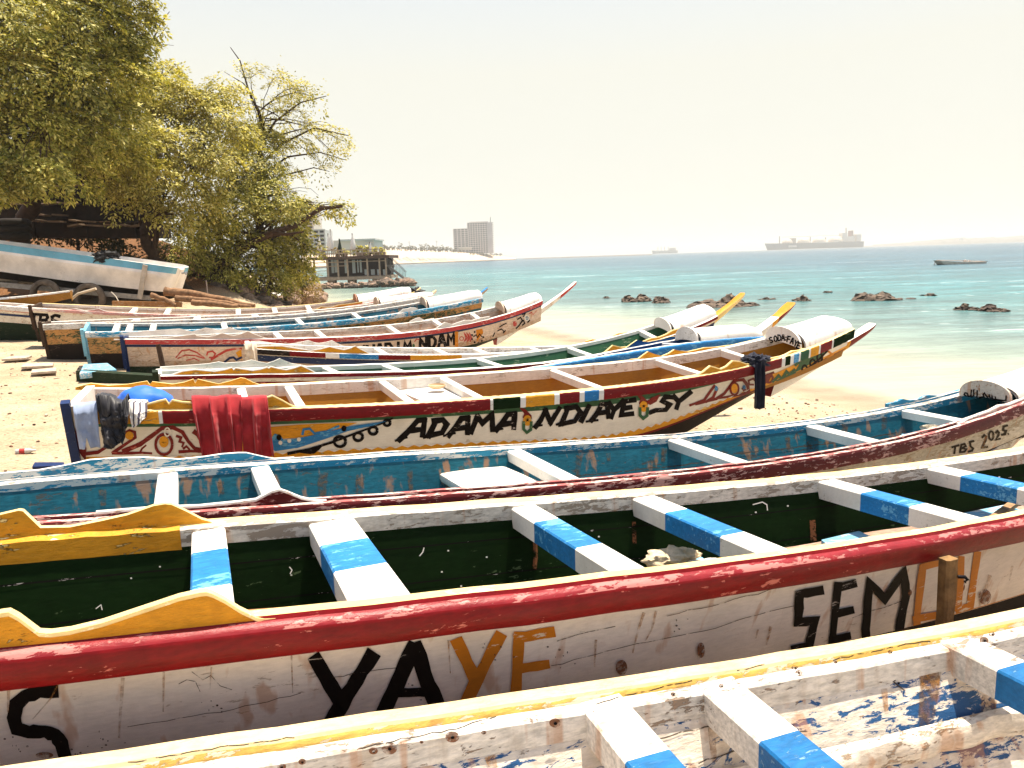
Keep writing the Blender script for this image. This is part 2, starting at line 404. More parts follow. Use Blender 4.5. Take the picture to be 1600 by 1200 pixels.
def dens(pts, step):
    out = [pts[0]]
    for a, b in zip(pts[:-1], pts[1:]):
        n = max(1, int(math.hypot(b[0]-a[0], b[1]-a[1])/step))
        out += [(a[0]+(b[0]-a[0])*k/n, a[1]+(b[1]-a[1])*k/n) for k in range(1, n+1)]
    return out
def ribbon2d(pts, w, cap=.35, taper=None):
    pts = [tuple(p) for p in pts]
    if cap:
        (ax, ay), (bx, by) = pts[0], pts[1]; l = math.hypot(bx-ax, by-ay) or 1; pts[0] = (ax-(bx-ax)/l*w*cap, ay-(by-ay)/l*w*cap)
        (ax, ay), (bx, by) = pts[-1], pts[-2]; l = math.hypot(bx-ax, by-ay) or 1; pts[-1] = (ax-(bx-ax)/l*w*cap, ay-(by-ay)/l*w*cap)
    L = []; n = len(pts)
    for i, p in enumerate(pts):
        a = pts[max(i-1, 0)]; b = pts[min(i+1, n-1)]
        d1 = (p[0]-a[0], p[1]-a[1]); d2 = (b[0]-p[0], b[1]-p[1])
        l1 = math.hypot(*d1); l2 = math.hypot(*d2)
        if l1 < 1e-6: d1 = d2; l1 = l2
        if l2 < 1e-6: d2 = d1; l2 = l1
        n1 = (-d1[1]/l1, d1[0]/l1); n2 = (-d2[1]/l2, d2[0]/l2)
        m = (n1[0]+n2[0], n1[1]+n2[1]); ml = math.hypot(*m)
        if ml < .3: m = n1; k = 1
        else: m = (m[0]/ml, m[1]/ml); k = min(1.6, 1/max(.3, m[0]*n1[0]+m[1]*n1[1]))
        ww = w if taper is None else w*(taper[0]+(taper[1]-taper[0])*i/(n-1))
        ww *= 1+.07*math.sin(i*2.3+p[0])
        L.append(((p[0]+m[0]*ww/2*k, p[1]+m[1]*ww/2*k), (p[0]-m[0]*ww/2*k, p[1]-m[1]*ww/2*k)))
    return L
FONT = {'A':[[(0,1),(.4,0),(.6,0),(1,1)],[(.2,.64),(.8,.64)]],'B':[[(0,1),(0,0),(.7,.03),(.85,.22),(.65,.45),(.05,.48)],[(.65,.48),(.95,.72),(.7,.97),(0,1)]],
 'D':[[(0,1),(0,0),(.6,.03),(.95,.35),(.9,.7),(.55,.98),(0,1)]],'E':[[(.9,0),(0,0),(0,1),(.9,1)],[(0,.5),(.75,.5)]],'F':[[(.9,0),(0,0),(0,1)],[(0,.48),(.75,.48)]],
 'H':[[(0,0),(0,1)],[(1,0),(1,1)],[(0,.5),(1,.5)]],'I':[[(.5,0),(.5,1)]],'K':[[(0,0),(0,1)],[(.95,0),(.05,.52),(.95,1)]],'M':[[(0,1),(.08,0),(.5,.6),(.92,0),(1,1)]],
 'N':[[(0,1),(.05,0),(.95,1),(1,0)]],'O':[[(.5,0),(.1,.2),(.02,.55),(.2,.92),(.5,1),(.8,.92),(.98,.55),(.9,.2),(.5,0)]],
 'S':[[(.95,.1),(.5,0),(.08,.18),(.2,.44),(.8,.56),(.92,.82),(.5,1),(.02,.88)]],'T':[[(0,0),(1,0)],[(.5,0),(.5,1)]],'Y':[[(0,0),(.5,.5),(1,0)],[(.5,.5),(.5,1)]],
 ':':[[(.45,.25),(.55,.3)],[(.45,.72),(.55,.77)]],'2':[[(.05,.2),(.5,0),(.9,.22),(.7,.55),(0,1),(1,1)]],'0':[[(.5,0),(.1,.2),(.05,.6),(.3,1),(.7,.97),(.95,.5),(.8,.1),(.5,0)]],
 '5':[[(.9,0),(.1,0),(.05,.45),(.6,.42),(.95,.7),(.6,1),(0,.92)]]}
def letter(ch, x, y, w, h, slant=0, rot=0):
    out = []
    for pl in FONT[ch]:
        q = []
        for a, b in pl:
            px = a*w+(1-b)*h*slant - w/2; py = b*h - h/2
            q.append((x+px*math.cos(rot)-py*math.sin(rot), y+px*math.sin(rot)+py*math.cos(rot)))
        out.append(q)
    return out

class Decal:
    """paint laid on the near plank (or on a cross panel) a few millimetres proud"""
    def __init__(s, boat, plane_t=None, surf=None): s.sf = surf; s.bt = boat; s.m = MB(); s.mats = []; s.pt = plane_t; s.k = 0
    def _mi(s, mat):
        if mat not in s.mats: s.mats.append(mat)
        return s.mats.index(mat)
    def pos(s, u, v, off):
        if s.pt is not None:
            lat, z = s.bt.plane_px(u, v, s.pt); return s.bt.P(s.pt-off/s.bt.L, lat, z)
        t, w = s.bt.side_px(u, v, None, s.sf)
        return s.sf(t, w, off) if s.sf else s.bt.side(t, min(w, .992), off)
    def off(s): s.k += 1; return .0035+.0002*(s.k % 24)
    def stroke(s, pts, w, mat, step=14, cap=.35, taper=None, lay=0):
        of = s.off()+lay*.004
        L = ribbon2d(dens(pts, step), w, cap, taper)
        if w > 10: L = [tuple((p[0]+w*.035*math.sin(i*5.1+p[1]*.9+q), p[1]+w*.035*math.cos(i*3.7+p[0]*.8+q)) for q, p in enumerate(ab)) for i, ab in enumerate(L)]
        s.m.grid([[s.pos(*a, of), s.pos(*b, of)] for a, b in L], s._mi(mat))
    def fill(s, pts, mat, lay=0):
        of = s.off()+lay*.004
        tri = tessellate_polygon([[Vector((a, b, 0)) for a, b in pts]])
        s.m.add([s.pos(a, b, of) for a, b in pts], [list(f) for f in tri], s._mi(mat))
    def oval(s, c, rx, ry, mat, rot=0, lay=0, n=18):
        s.fill([(c[0]+rx*math.cos(a)*math.cos(rot)-ry*math.sin(a)*math.sin(rot), c[1]+rx*math.cos(a)*math.sin(rot)+ry*math.sin(a)*math.cos(rot)) for a in np.linspace(0, 2*math.pi, n, endpoint=False)], mat, lay)
    def ring(s, c, rx, ry, w, mat, lay=0, a0=0, a1=2*math.pi):
        s.stroke([(c[0]+rx*math.cos(a), c[1]+ry*math.sin(a)) for a in np.linspace(a0, a1, 17)], w, mat, 99, 0, lay=lay)
    def word(s, txt, a, b, h0, h1, wd, mat, slant=0, gap=.28, lay=0):
        """letters between picture points a and b (middle line), heights h0..h1"""
        n = len(txt)
        for i, ch in enumerate(txt):
            f = (i+.5)/n; x = a[0]+(b[0]-a[0])*f; y = a[1]+(b[1]-a[1])*f; h = h0+(h1-h0)*f; w = math.hypot(b[0]-a[0], b[1]-a[1])/n*(1-gap)
            if ch == ' ': continue
            for pl in letter(ch, x, y, w, h, slant, math.atan2(b[1]-a[1], b[0]-a[0])): s.stroke(pl, wd, mat, 6, lay=lay)
    def build(s, name, parent, label=None):
        o = s.m.build(name, s.mats, parent)
        if label: o['label'] = label
        return o

def sweep_rail(bt, sd, prof, mats, t0=0., t1=1., n=60, segs=None):
    """profile list of (outward, up, slot) swept along a gunwale; segs recolours slot 0 along t"""
    m = MB(); rows = []
    if segs: n = 300
    for i in range(n+1):
        t = t0+(t1-t0)*i/n; jig = .0016*math.sin(i*1.7)+.0012*math.sin(i*4.1+1)
        rows.append([bt.P(t, sd*(bt.b(t)+dl), bt.rim(t, sd)+dz+jig) for dl, dz, _ in prof])
    k = len(prof)
    def mi(i, j):
        q = prof[j][2]
        if segs and q == 0:
            t = t0+(t1-t0)*(i+.5)/n
            for e, sl in segs:
                if t < e: return sl
        return q
    m.grid(rows, mi, closed=True, flip=(sd > 0))
    for r, rev in ((0, True), (n, False)):
        f = [r*k+j for j in range(k)]
        m.f.append(f[::-1] if rev != (sd > 0) else f); m.m.append(1)
    return m

def wave_board(bt, sd, pts, face, edge, root, th=.035, off=0.0, n=None, label=None):
    q = [bt._solve(u, v, sd, off) for u, v in pts]; q = [a for a in q if a]
    if len(q) < 2: return
    ts = np.array([a[0] for a in q]); zs = np.array([a[1] for a in q])
    o = np.argsort(ts); ts = ts[o]; zs = zs[o]
    n = n or max(24, int((ts[-1]-ts[0])*bt.L/.035))
    tt = np.unique(np.concatenate([np.linspace(ts[0], ts[-1], n), ts]))
    zz = np.interp(tt, ts, zs); m = MB(); rows = []
    for t, z in zip(tt, zz):
        lo = bt.rim(t, sd)-.02; z = max(float(z), lo+.025); b_ = bt.b(t)+off
        rows.append([bt.P(t, sd*(b_+th/2), lo), bt.P(t, sd*(b_+th/2), z-.014), bt.P(t, sd*(b_+th/2+.003), z-.011), bt.P(t, sd*(b_+th/2), z), bt.P(t, sd*(b_-th/2), z), bt.P(t, sd*(b_-th/2), lo)])
    m.grid(rows, [0, 1, 1, 1, 0, 0], closed=True, flip=(sd > 0))
    for r in (0, len(rows)-1):
        m.f.append([r*6+j for j in range(6)]); m.m.append(0)
    ob = m.build('wave_board', [face, edge], root, 30)
    if label: ob['label'] = label
    return ob

def make_boat(bt, name, label, cat='boat', group=None, bands=None, bottom=None, inner=None, floor=None,
              rail_n=None, rail_f=None, rail_segs=None, thwarts=(), thw_mats=None, thw_split=None, thw_w=.17, thw_h=.085,
              transom=None, post=None, tb=None, cover=None, cover_h=.28, bulk=None, prow=None, prow_mats=None, waves=(), stringer=None, n=64, prow_w=(.32,.12), cap_mat=None):
    root = thing(name, (bt.S[0], bt.S[1], bt._gr(0)), label, cat, bt.th, group)
    mats = []; mi = lambda m_: (mats.append(m_) if m_ not in mats else None, mats.index(m_))[1]
    # outer skin
    ws = [0.0]; bm_ = []
    for w, m_ in bands:
        k = max(1, int((w-ws[-1])/.25))
        for q in range(1, k+1): ws.append(ws[-1]+(w-ws[-1])/(k-q+1)); bm_.append(mi(m_))
    cols = bm_+[mi(bottom)]*3+bm_[::-1]
    m = MB(); rows = []
    for i in range(n+1):
        t = i/n; r = [bt.side(t, w) for w in ws]
        kw = max(.05, bt.b(t)*.30*(1-.6*float(sstep(.6, 1, t)))); zk = bt.zk(t)
        r += [bt.P(t, -kw, zk), bt.P(t, kw, zk)]
        r += [bt.side(t, w, 0, 1) for w in ws[::-1]]
        rows.append(r)
    m.grid(rows, cols+[0], flip=True)
    k = len(rows[0]); m.f.append([n*k+j for j in range(k)][::-1]); m.m.append(mi(cap_mat or bands[-1][1]))
    # inner skin
    im, fm = mi(inner), mi(floor or inner); rows = []
    for i in range(n+1):
        t = i/n; r = []
        for w in (0, .3, .6, 1): r.append(bt.P(t, -(bt.b(t)-.035-bt.fl(t)*w*bt.fd(t)/bt.hs(t)*.9), bt.rim(t, -1)-bt.fd(t)*w))
        for w in (1, .6, .3, 0): r.append(bt.P(t, (bt.b(t)-.035-bt.fl(t)*w*bt.fd(t)/bt.hs(t)*.9), bt.rim(t, 1)-bt.fd(t)*w))
        rows.append(r)
    m.grid(rows, [im,im,im,fm,im,im,im])
    m.build('hull', mats, root, 35)
    # gunwale rails
    for sd, rp in ((-1, rail_n), (1, rail_f)):
        prof, ms = rp
        sweep_rail(bt, sd, prof, ms, segs=rail_segs if sd < 0 else None).build('gunwale', ms, root, 40)
    # thwarts
    for kt, tv in enumerate(thwarts):
        t, tw_ = tv if isinstance(tv, tuple) else (tv, thw_w)
        mm = MB(); sp = thw_split or [(1.0, 0)]
        if len(sp) > 1: sp = [(min(1.0, e+.035*math.sin(kt*2.1+q*1.7)) if e < 1 else e, sl) for q, (e, sl) in enumerate(sp)]
        b_ = bt.b(t)-.03; cuts = [0]+[e for e, _ in sp]
        for (a, e), (_, sl) in zip(zip(cuts[:-1], cuts[1:]), sp):
            def q(f, dx, dz):
                lat = b_-2*b_*f; z = bt.rim(t, 1)*(1-f)+bt.rim(t, -1)*f-.012
                return bt.P(t+dx/bt.L, lat, z+dz)
            h, w = thw_h*(1+.08*math.sin(kt*3.3)), tw_/2; ns = max(2, int((e-a)*8)); rws = []
            for g in range(ns+1):
                f = a+(e-a)*g/ns
                rws.append([q(f, -w, -h), q(f, -w, -.008), q(f, -w+.008, 0), q(f, w-.008, 0), q(f, w, -.008), q(f, w, -h)])
            mm.grid(rws, sl, closed=True, flip=True)
            for r in (0, ns):
                mm.f.append([len(mm.v)-(ns+1)*6+r*6+j for j in range(6)]); mm.m.append(sl)
        mm.build('thwart', thw_mats, root, 35, recalc=True)
    # transom
    if transom is not None:
        mm = MB(); t = 0; b_ = bt.b(0); prof = [(-b_-.01, bt.rim(0,-1)+.03), (-(b_-bt.fl(0))-.01, bt.rim(0,-1)-bt.hs(0)), (-b_*.3, bt.zk(0)), (b_*.3, bt.zk(0)), (b_-bt.fl(0)+.01, bt.rim(0,1)-bt.hs(0)), (b_+.01, bt.rim(0,1)+.03)]
        for x in (-.06, .015): mm.v += [bt.P(x/bt.L, la, z) for la, z in prof]
        mm.f += [list(range(6)), list(range(6, 12))[::-1]]+[[j, (j+1) % 6, (j+1) % 6+6, j+6] for j in range(6)]; mm.m += [0]*8
        mm.build('transom', transom, root, 30, recalc=True)
        if post is not None:
            mm = MB(); a = bt.P(-.055/bt.L, -(b_-bt.fl(0))-.02, bt.rim(0,-1)-bt.hs(0)-.03); c = bt.P(-.055/bt.L, -b_-.02, bt.rim(0,-1)+.075)
            mm.beam(a, c, .075, .07, 0, up=(bt.c, bt.s_, 0)); mm.build('stern_post', post, root)
    # vaulted bow deck with its bulkhead
    if tb is not None:
        mm = MB(); rows = []; na = 14; nt = 14
        for i in range(nt+1):
            t = tb+(1.0-tb)*i/nt; hh = cover_h*.56*(1-.30*(i/nt))*(1-.45*float(sstep(.84,1,i/nt))); b_ = bt.b(t)+.005; r = []
            for th_ in (0, .02):
                rr = []
                for a in np.linspace(0, 1, na):
                    z = bt.rim(t,-1)*(1-a)+bt.rim(t,1)*a+.012
                    rr.append(bt.P(t, -(b_-th_)*math.cos(math.pi*a), z-th_+hh*max(0, math.sin(math.pi*a))**.8))
                r += rr if th_ == 0 else rr[::-1]
            rows.append(r)
        mm.grid(rows, 0, closed=True, flip=True)
        base = nt*2*na; mm.f.append([base+j for j in range(na)]); mm.m.append(0)
        mm.build('bow_deck', cover, root, 40)
        mm = MB(); t = tb-.004; b_ = bt.b(t)-.03
        for x in (0, -.03):
            for a in np.linspace(0, 1, na):
                z = bt.rim(t,-1)*(1-a)+bt.rim(t,1)*a
                mm.v.append(bt.P(t+x/bt.L, -b_*math.cos(math.pi*a), z+.02+(cover_h*.56+.03)*math.sin(math.pi*a)**.8))
            for a in np.linspace(1, 0, na):
                z = bt.rim(t,-1)*(1-a)+bt.rim(t,1)*a
                mm.v.append(bt.P(t+x/bt.L, -b_*math.cos(math.pi*a), z-.03+.05*math.sin(math.pi*a)))
        kk = 2*na
        for x in (0, kk):
            for j in range(na-1):
                f = [x+j, x+j+1, x+kk-2-j, x+kk-1-j]; mm.f.append(f if x else f[::-1]); mm.m.append(0)
        mm.f += [[j, (j+1) % kk, kk+(j+1) % kk, kk+j] for j in range(kk)]; mm.m += [0]*kk
        mm.build('bulkhead', bulk or cover, root, 30, recalc=True)
    # prow beam rising from the keel
    if prow is not None:
        if len(prow) == 2 and prow[0] > 2:
            x0, y0 = bt.S; d = ray(*prow); k = (-x0*bt.s_+y0*bt.c)/(-d[0]*bt.s_+d[1]*bt.c); p = CAM+k*d
            tt = ((p[0]-x0)*bt.c+(p[1]-y0)*bt.s_)/bt.L; zt = p[2]
        else: tt, zt = 1+prow[0]/bt.L, bt.rim(1)+prow[1]
        t0 = .87; z0 = bt.zk(.87)+.10
        mm = MB(); rows = []; N = 24
        for i in range(N+1):
            f = i/N; t = t0+(tt-t0)*f
            zc = z0+(zt-z0)*(.78*f+.22*f*f)
            w = prow_w[0]*(1-f)+prow_w[1]*f; h = .25*(1-f)+.07*f
            if f > .86: w *= 1+.35*math.sin((f-.86)/.14*math.pi*.8); zc += .02*(f-.86)/.14
            sl = (tt-t0)*bt.L; rows.append([bt.P(t, -w/2*.6, zc-h), bt.P(t, -w/2, zc-h*.35), bt.P(t, -w/2, zc-.012), bt.P(t, -w/2+.018, zc), bt.P(t, w/2-.018, zc), bt.P(t, w/2, zc-.012), bt.P(t, w/2, zc-h*.35), bt.P(t, w/2*.6, zc-h)])
        pm = prow_mats or [(1.01, bands[0][1], bands[0][1])]; ml = []
        for e, a, b2 in pm:
            for x in (a, b2):
                if x not in ml: ml.append(x)
        def pmi(i, j):
            f = (i+.5)/N
            for e, a, b2 in pm:
                if f < e: return ml.index(b2) if j in (2,3,4) else ml.index(a)
            return 0
        mm.grid(rows, pmi, closed=True, flip=True)
        for r in (0, N): mm.f.append([r*8+j for j in range(8)]); mm.m.append(ml.index(pm[-1][1]))
        mm.build('prow', ml, root, 35, recalc=True)
    for sd, pts, face, edge in waves: wave_board(bt, sd, pts, face, edge, root)
    return root

def RAIL(outer=.13, inner=.13, w_out=.045, w_in=.055):
    """slots: 0 outer face, 1 top strip, 2 inner face"""
    return [(w_out, -outer, 0), (w_out+.006, -.03, 0), (w_out-.006, .0, 0), (w_out-.035, .012, 1), (-w_in+.01, .012, 1), (-w_in, .002, 2), (-w_in-.004, -inner, 2), (-.036, -inner, 2), (-.0, -outer, 2)]
# ------------------------------------------------------------------ paints
pWHITE = paint('white boat paint', C_WHITE, amt=.16, rust=.12, dirt=.22, chip=(.42,.36,.30,1))
pWHITEC = paint('clean white boat paint', (.83,.79,.72), amt=.07, rust=.0, dirt=.12, chip=(.5,.45,.38,1), seed=3)
pWHITEW = paint('weathered white paint', (.74,.69,.62), amt=.2, rust=.15, dirt=.5, chip=(.30,.25,.20,1), seed=7, bump=.5)
pYEL = paint('yellow boat paint', C_YEL, amt=.10, dirt=.3, chip=(.85,.62,.25,1), seed=1, bump=1.4)
pYELP = paint('pale yellow edge paint', (.86,.64,.27), amt=.12, dirt=.18, chip=(.86,.76,.5,1), seed=2)
pRED = paint('red boat paint', C_RED, amt=.09, dirt=.45, chip=(.55,.16,.12,1), seed=4, rough=.35, bump=.35)
pREDHI = paint('worn red edge highlight', (.26,.02,.025), amt=.24, dirt=.3, chip=(.46,.17,.15,1), seed=45, rough=.35, bump=.5)  # worn paint plus a painted pinkish highlight for the rail's top bevel
pDRED = paint('dull dark red paint', C_DRED, amt=.30, dirt=.4, chip=(.50,.30,.26,1), seed=5, bump=.5)
pGREEN = paint('dark green boat paint', C_GREEN, amt=.05, dirt=.35, chip=(.06,.09,.04,1), seed=6, rough=.6)
pMGREEN = paint('green boat paint', C_MGREEN, amt=.08, dirt=.3, chip=(.2,.25,.15,1), seed=8)
pBLUE = paint('bright blue boat paint', C_BLUE, amt=.2, dirt=.4, chip=(.12,.36,.58,1), seed=9)
pTEAL = paint('teal blue boat paint', C_TEAL, amt=.12, rust=.28, dirt=.5, chip=(.05,.06,.06,1), seed=10, bump=.4)
pTEALB = paint('light teal boat paint', (.03,.26,.42), amt=.26, rust=.12, dirt=.3, chip=(.62,.60,.55,1), seed=11, bump=.4)
pNAVY = paint('navy boat paint', C_NAVY, amt=.08, dirt=.3, chip=(.2,.22,.26,1), seed=12)
pBLACK = paint('black lettering paint', C_BLACK, amt=.075, dirt=.0, chip=(.5,.45,.42,1), seed=13, rough=.4, bump=.1)
pORANGE = paint('orange boat paint', C_ORANGE, amt=.08, dirt=.25, chip=(.7,.5,.3,1), seed=14)
pOCHRE = paint('ochre interior paint', (.36,.155,.012), amt=.05, dirt=.25, chip=(.3,.12,.03,1), seed=15)
pTARSHADE = paint('tarred and shaded hull bottom', (.022,.014,.010), amt=.1, dirt=.4, chip=(.09,.06,.04,1), seed=16, rough=.8)
pDGREENB = paint('green hull bottom', (.012,.026,.010), amt=.12, dirt=.4, chip=(.05,.05,.03,1), seed=17, rough=.7)
pPINK = paint('faded pink paint', (.62,.30,.26), amt=.25, dirt=.35, chip=(.7,.6,.52,1), seed=18)
pFRED = paint('sun bleached red paint', (.50,.055,.05), amt=.14, dirt=.25, chip=(.6,.35,.28,1), seed=19)
pDECK = paint('white bow deck paint', (.84,.80,.74), amt=.05, rust=.04, dirt=.12, chip=(.6,.54,.46,1), seed=20)
pBEIGE = paint('worn beige plank', (.58,.44,.33), amt=.2, rust=.2, dirt=.5, chip=(.35,.22,.14,1), seed=21, bump=.4)
pRUSTY = paint('rust stained ochre planks', (.56,.30,.11), amt=.2, rust=.55, dirt=.5, chip=(.06,.10,.05,1), seed=22, second=((.03,.055,.03,1), .80))
pFLAKE = paint('flaking white over blue paint', (.80,.70,.58), amt=.05, rust=.3, dirt=.4, chip=(.34,.22,.14,1), seed=23, bump=.9, second=((.02,.08,.20,1), .825))
pFLAKE2 = paint('flaked floor boards', (.80,.71,.59), amt=.10, rust=.15, dirt=.5, chip=(.36,.26,.18,1), seed=24, bump=.9)
pFWHITE = paint('cracked white rail paint', (.78,.72,.64), amt=.13, rust=.22, dirt=.55, chip=(.30,.22,.16,1), seed=25, bump=.8)
pFYEL = paint('cracked yellow rail paint', (.80,.50,.12), amt=.22, rust=.1, dirt=.4, chip=(.72,.60,.42,1), seed=26, bump=.7)
pWBLUE = paint('scuffed blue thwart paint', (.012,.14,.36), amt=.16, dirt=.4, chip=(.16,.30,.44,1), seed=27, bump=.6)
pHULL2 = paint('white hull planks', (.86,.78,.72), amt=.05, rust=.16, dirt=.16, chip=(.5,.42,.36,1), seed=28, bump=.35)
pOFFGREY = paint('grey white hull paint', (.55,.53,.48), amt=.16, rust=.34, dirt=.5, chip=(.28,.24,.18,1), seed=29)
pWOOD = plain('bare driftwood', (.34,.20,.10), .85, .45, 14, .5)
pDWOOD = plain('dark old wood', (.05,.028,.016), .85, .4, 14, .5)
pLBLUE = paint('pale blue paint', (.20,.46,.62), amt=.14, dirt=.25, chip=(.7,.66,.6,1), seed=30)

NR = lambda o, t_, i_, **k: (RAIL(**k), [o, t_, i_])
# ------------------------------------------------------------------ 1: nearest boat, only its far half is in view
B1 = Boat((-3.5,.5), 20, 9, .70, far=[(0,1213),(500,1138),(1000,1065),(1600,960)], fd=.62, fl=.34, hs=.5)
r1 = make_boat(B1, 'pirogue', 'weathered boat with flaking blue and white inside and pale yellow rim, nearest to the viewer', group='wooden fishing boats drawn up on the beach',
    bands=[(.3, pHULL2), (1, pHULL2)], bottom=pTARSHADE, inner=pFLAKE, floor=pFLAKE2,
    rail_n=NR(pRED, pFYEL, pFWHITE), rail_f=([(.05,-.13,0),(.055,-.02,0),(.05,.0,1),(.03,.010,1),(-.035,.010,1),(-.042,.0,3),(-.05,-.012,3),(-.052,-.02,2),(-.095,-.022,2),(-.105,-.032,2),(-.11,-.12,2),(-.036,-.12,2),(0,-.13,2)], [pRED, paint('pale cream rim paint', (.86,.66,.35), amt=.12, dirt=.3, chip=(.62,.46,.28,1), seed=71, bump=.5), pFWHITE, pFYEL]),
    thwarts=[B1.t_of_u(u) for u in (928,1105,1478)]+[.12,.24,.85], thw_mats=[pFWHITE, pWBLUE], thw_split=[(.27,0),(.62,1),(1,0)], thw_w=.17, thw_h=.12,
    transom=pHULL2, prow=(.9,.55))
# ledges that run along the inner planks of the nearest boat
def stringer(bt, root, w, out, h, mat, t0=.02, t1=.98, name='stringer'):
    m = MB(); rows = []
    for i in range(181):
        t = t0+(t1-t0)*i/180
        la = bt.b(t)-.035-bt.fl(t)*w*bt.fd(t)/bt.hs(t)*.9; z = bt.rim(t,1)-bt.fd(t)*w
        j = .012*mnoise.noise(Vector((i*.35,w*9,0)))+.008*mnoise.noise(Vector((i*1.3,w*5,3)))
        rows.append([bt.P(t, la+.01, z+h*.6), bt.P(t, la-out*.6+j, z+h*.52+j), bt.P(t, la-out+j, z+h*.1), bt.P(t, la-out*.8+j, z-h*.4+j), bt.P(t, la+.01, z-h*.55)])
    m.grid(rows, 0, flip=True); return m.build(name, mat, root, 50, recalc=True)
stringer(B1, r1, .52, .055, .10, pFLAKE2)
stringer(B1, r1, .93, .05, .09, pFLAKE2)

# ------------------------------------------------------------------ 2: YAYE SEMOU
B2 = Boat((-4,1.9), 22, 11.6, .65, ht=.05, near=[(0,1010),(156,995),(312,976),(400,966),(659,937),(1000,901),(1206,871),(1499,826),(1600,806)], far=[(0,838),(341,817),(600,803),(975,777),(1200,749),(1600,702)], fd=.5, hs=.62)
r2 = make_boat(B2, 'pirogue', 'white boat with red band, dark green inside and blue striped thwarts, lettered YAYE SEMOU', group='wooden fishing boats drawn up on the beach',
    bands=[(.5, pHULL2), (1, pHULL2)], bottom=pTARSHADE, inner=pGREEN, floor=paint('green and pink floor boards', (.05,.07,.03), amt=.2, dirt=.5, chip=(.45,.30,.22,1), seed=31),
    rail_n=([(.05,-.122,0),(.060,-.108,0),(.064,-.035,0),(.060,-.020,3),(.040,-.002,3),(.020,.0,0),(.010,.014,1),(-.045,.014,1),(-.052,.004,1),(-.056,-.12,2),(-.036,-.12,2),(0,-.13,2)], [pRED, pYELP, pWHITEW, pREDHI]),
    rail_f=([(.05,-.13,0),(.055,-.02,0),(.045,.012,1),(-.01,.014,1),(-.03,.006,2),(-.055,-.004,2),(-.062,-.13,2),(-.036,-.13,2),(0,-.13,2)], [pRED, pYELP, pWHITEW]),
    thwarts=[(B2.t_of_u(u), w) for u, w in ((325,.15),(515,.23),(812,.15),(998,.155),(1282,.14),(1452,.16))]+[.09,B2.t_of_u(-80)], thw_mats=[pWHITEC, pBLUE], thw_split=[(.30,0),(.66,1),(1,0)], thw_w=.16, thw_h=.11,
    transom=pHULL2, post=pNAVY, prow=(.9,.6), tb=.93, cover=pDECK,
    waves=[(-1, [(-70,985),(-25,965),(0,955),(15,953),(30,961),(62,985),(80,986),(110,982),(160,970),(220,950),(280,930),(312,923),(322,922),(332,925),(350,934),(375,950),(400,962),(430,966)], pYEL, pYELP),
           (1, [(-90,822),(-40,808),(0,803),(30,796),(37,797),(64,823),(110,822),(160,812),(200,803),(240,789),(258,786),(268,787),(290,797),(315,810),(345,818)], pYEL, pYELP)])
# the stern stretch of the far inner rail is painted yellow
_prof = [(-.0,.017,0),(-.036,.0085,0),(-.0575,-.002,0),(-.0655,-.134,0),(-.050,-.136,0)]
m = MB(); rows = []
for i in range(41):
    t = .02+(B2.t_of_u(330)-.012-.02)*i/40; rows.append([B2.P(t, B2.b(t)+dl, B2.rim(t,1)+dz+.003*math.sin(i*1.9)) for dl, dz, _ in _prof])
m.grid(rows, 0, flip=True); m.build('inner_rail', pYEL, r2, 40)['label'] = 'yellow painted inner rail board'
k = Decal(B2)
def zz(x0, y0, s): return lambda *p: [(x0+a/s, y0+b/s) for a, b in p]
BK = pBLACK; OR = paint('orange lettering paint', (.60,.20,.012), amt=.1, dirt=.15, chip=(.7,.6,.5,1), seed=33)
k.stroke([(84,1079),(62,1080),(40,1087),(26,1100),(22,1120),(26,1138),(45,1143),(70,1142),(86,1147),(96,1160),(102,1182),(100,1202),(80,1215),(45,1218)], 21, BK, 8)
k.stroke([(493,1030),(533,1098)], 23, BK); k.stroke([(581,1024),(534,1098),(516,1132)], 23, BK)
k.stroke([(646,1012),(601,1108)], 24, BK); k.stroke([(648,1012),(684,1108)], 25, BK); k.stroke([(622,1081),(670,1081)], 15, BK, cap=0)
k.stroke([(714,1003),(743,1064)], 19, OR); k.stroke([(780,994),(743,1064),(728,1096)], 19, OR)
k.stroke([(810,992),(805,1085)], 17, OR); k.stroke([(808,996),(861,987)], 17, OR); k.stroke([(811,1044),(853,1037)], 15, OR); k.stroke([(804,1088),(852,1080)], 15, OR)
k.stroke([(1281,922),(1248,928),(1246,971),(1272,969),(1262,1010),(1240,1014)], 14, BK, 10)
for p in ([(1308,913),(1299,1002)],[(1307,918),(1333,911)],[(1306,958),(1329,953)],[(1299,999),(1324,993)]): k.stroke(p, 12, BK)
k.stroke([(1350,997),(1357,909),(1381,936),(1411,892),(1414,931),(1402,985)], 13, BK)
for p in ([(1440,886),(1430,975)],[(1440,885),(1478,876)],[(1428,967),(1476,957)],[(1478,876),(1472,957)],[(1500,872),(1495,951)],[(1495,951),(1515,947),(1526,865)]): k.stroke(p, 11, OR)
k.fill([(1425,985),(1488,966),(1540,948),(1600,928),(1660,906),(1660,935),(1600,962),(1500,992),(1430,1005)], pORANGE)
k.build('lettering', r2)

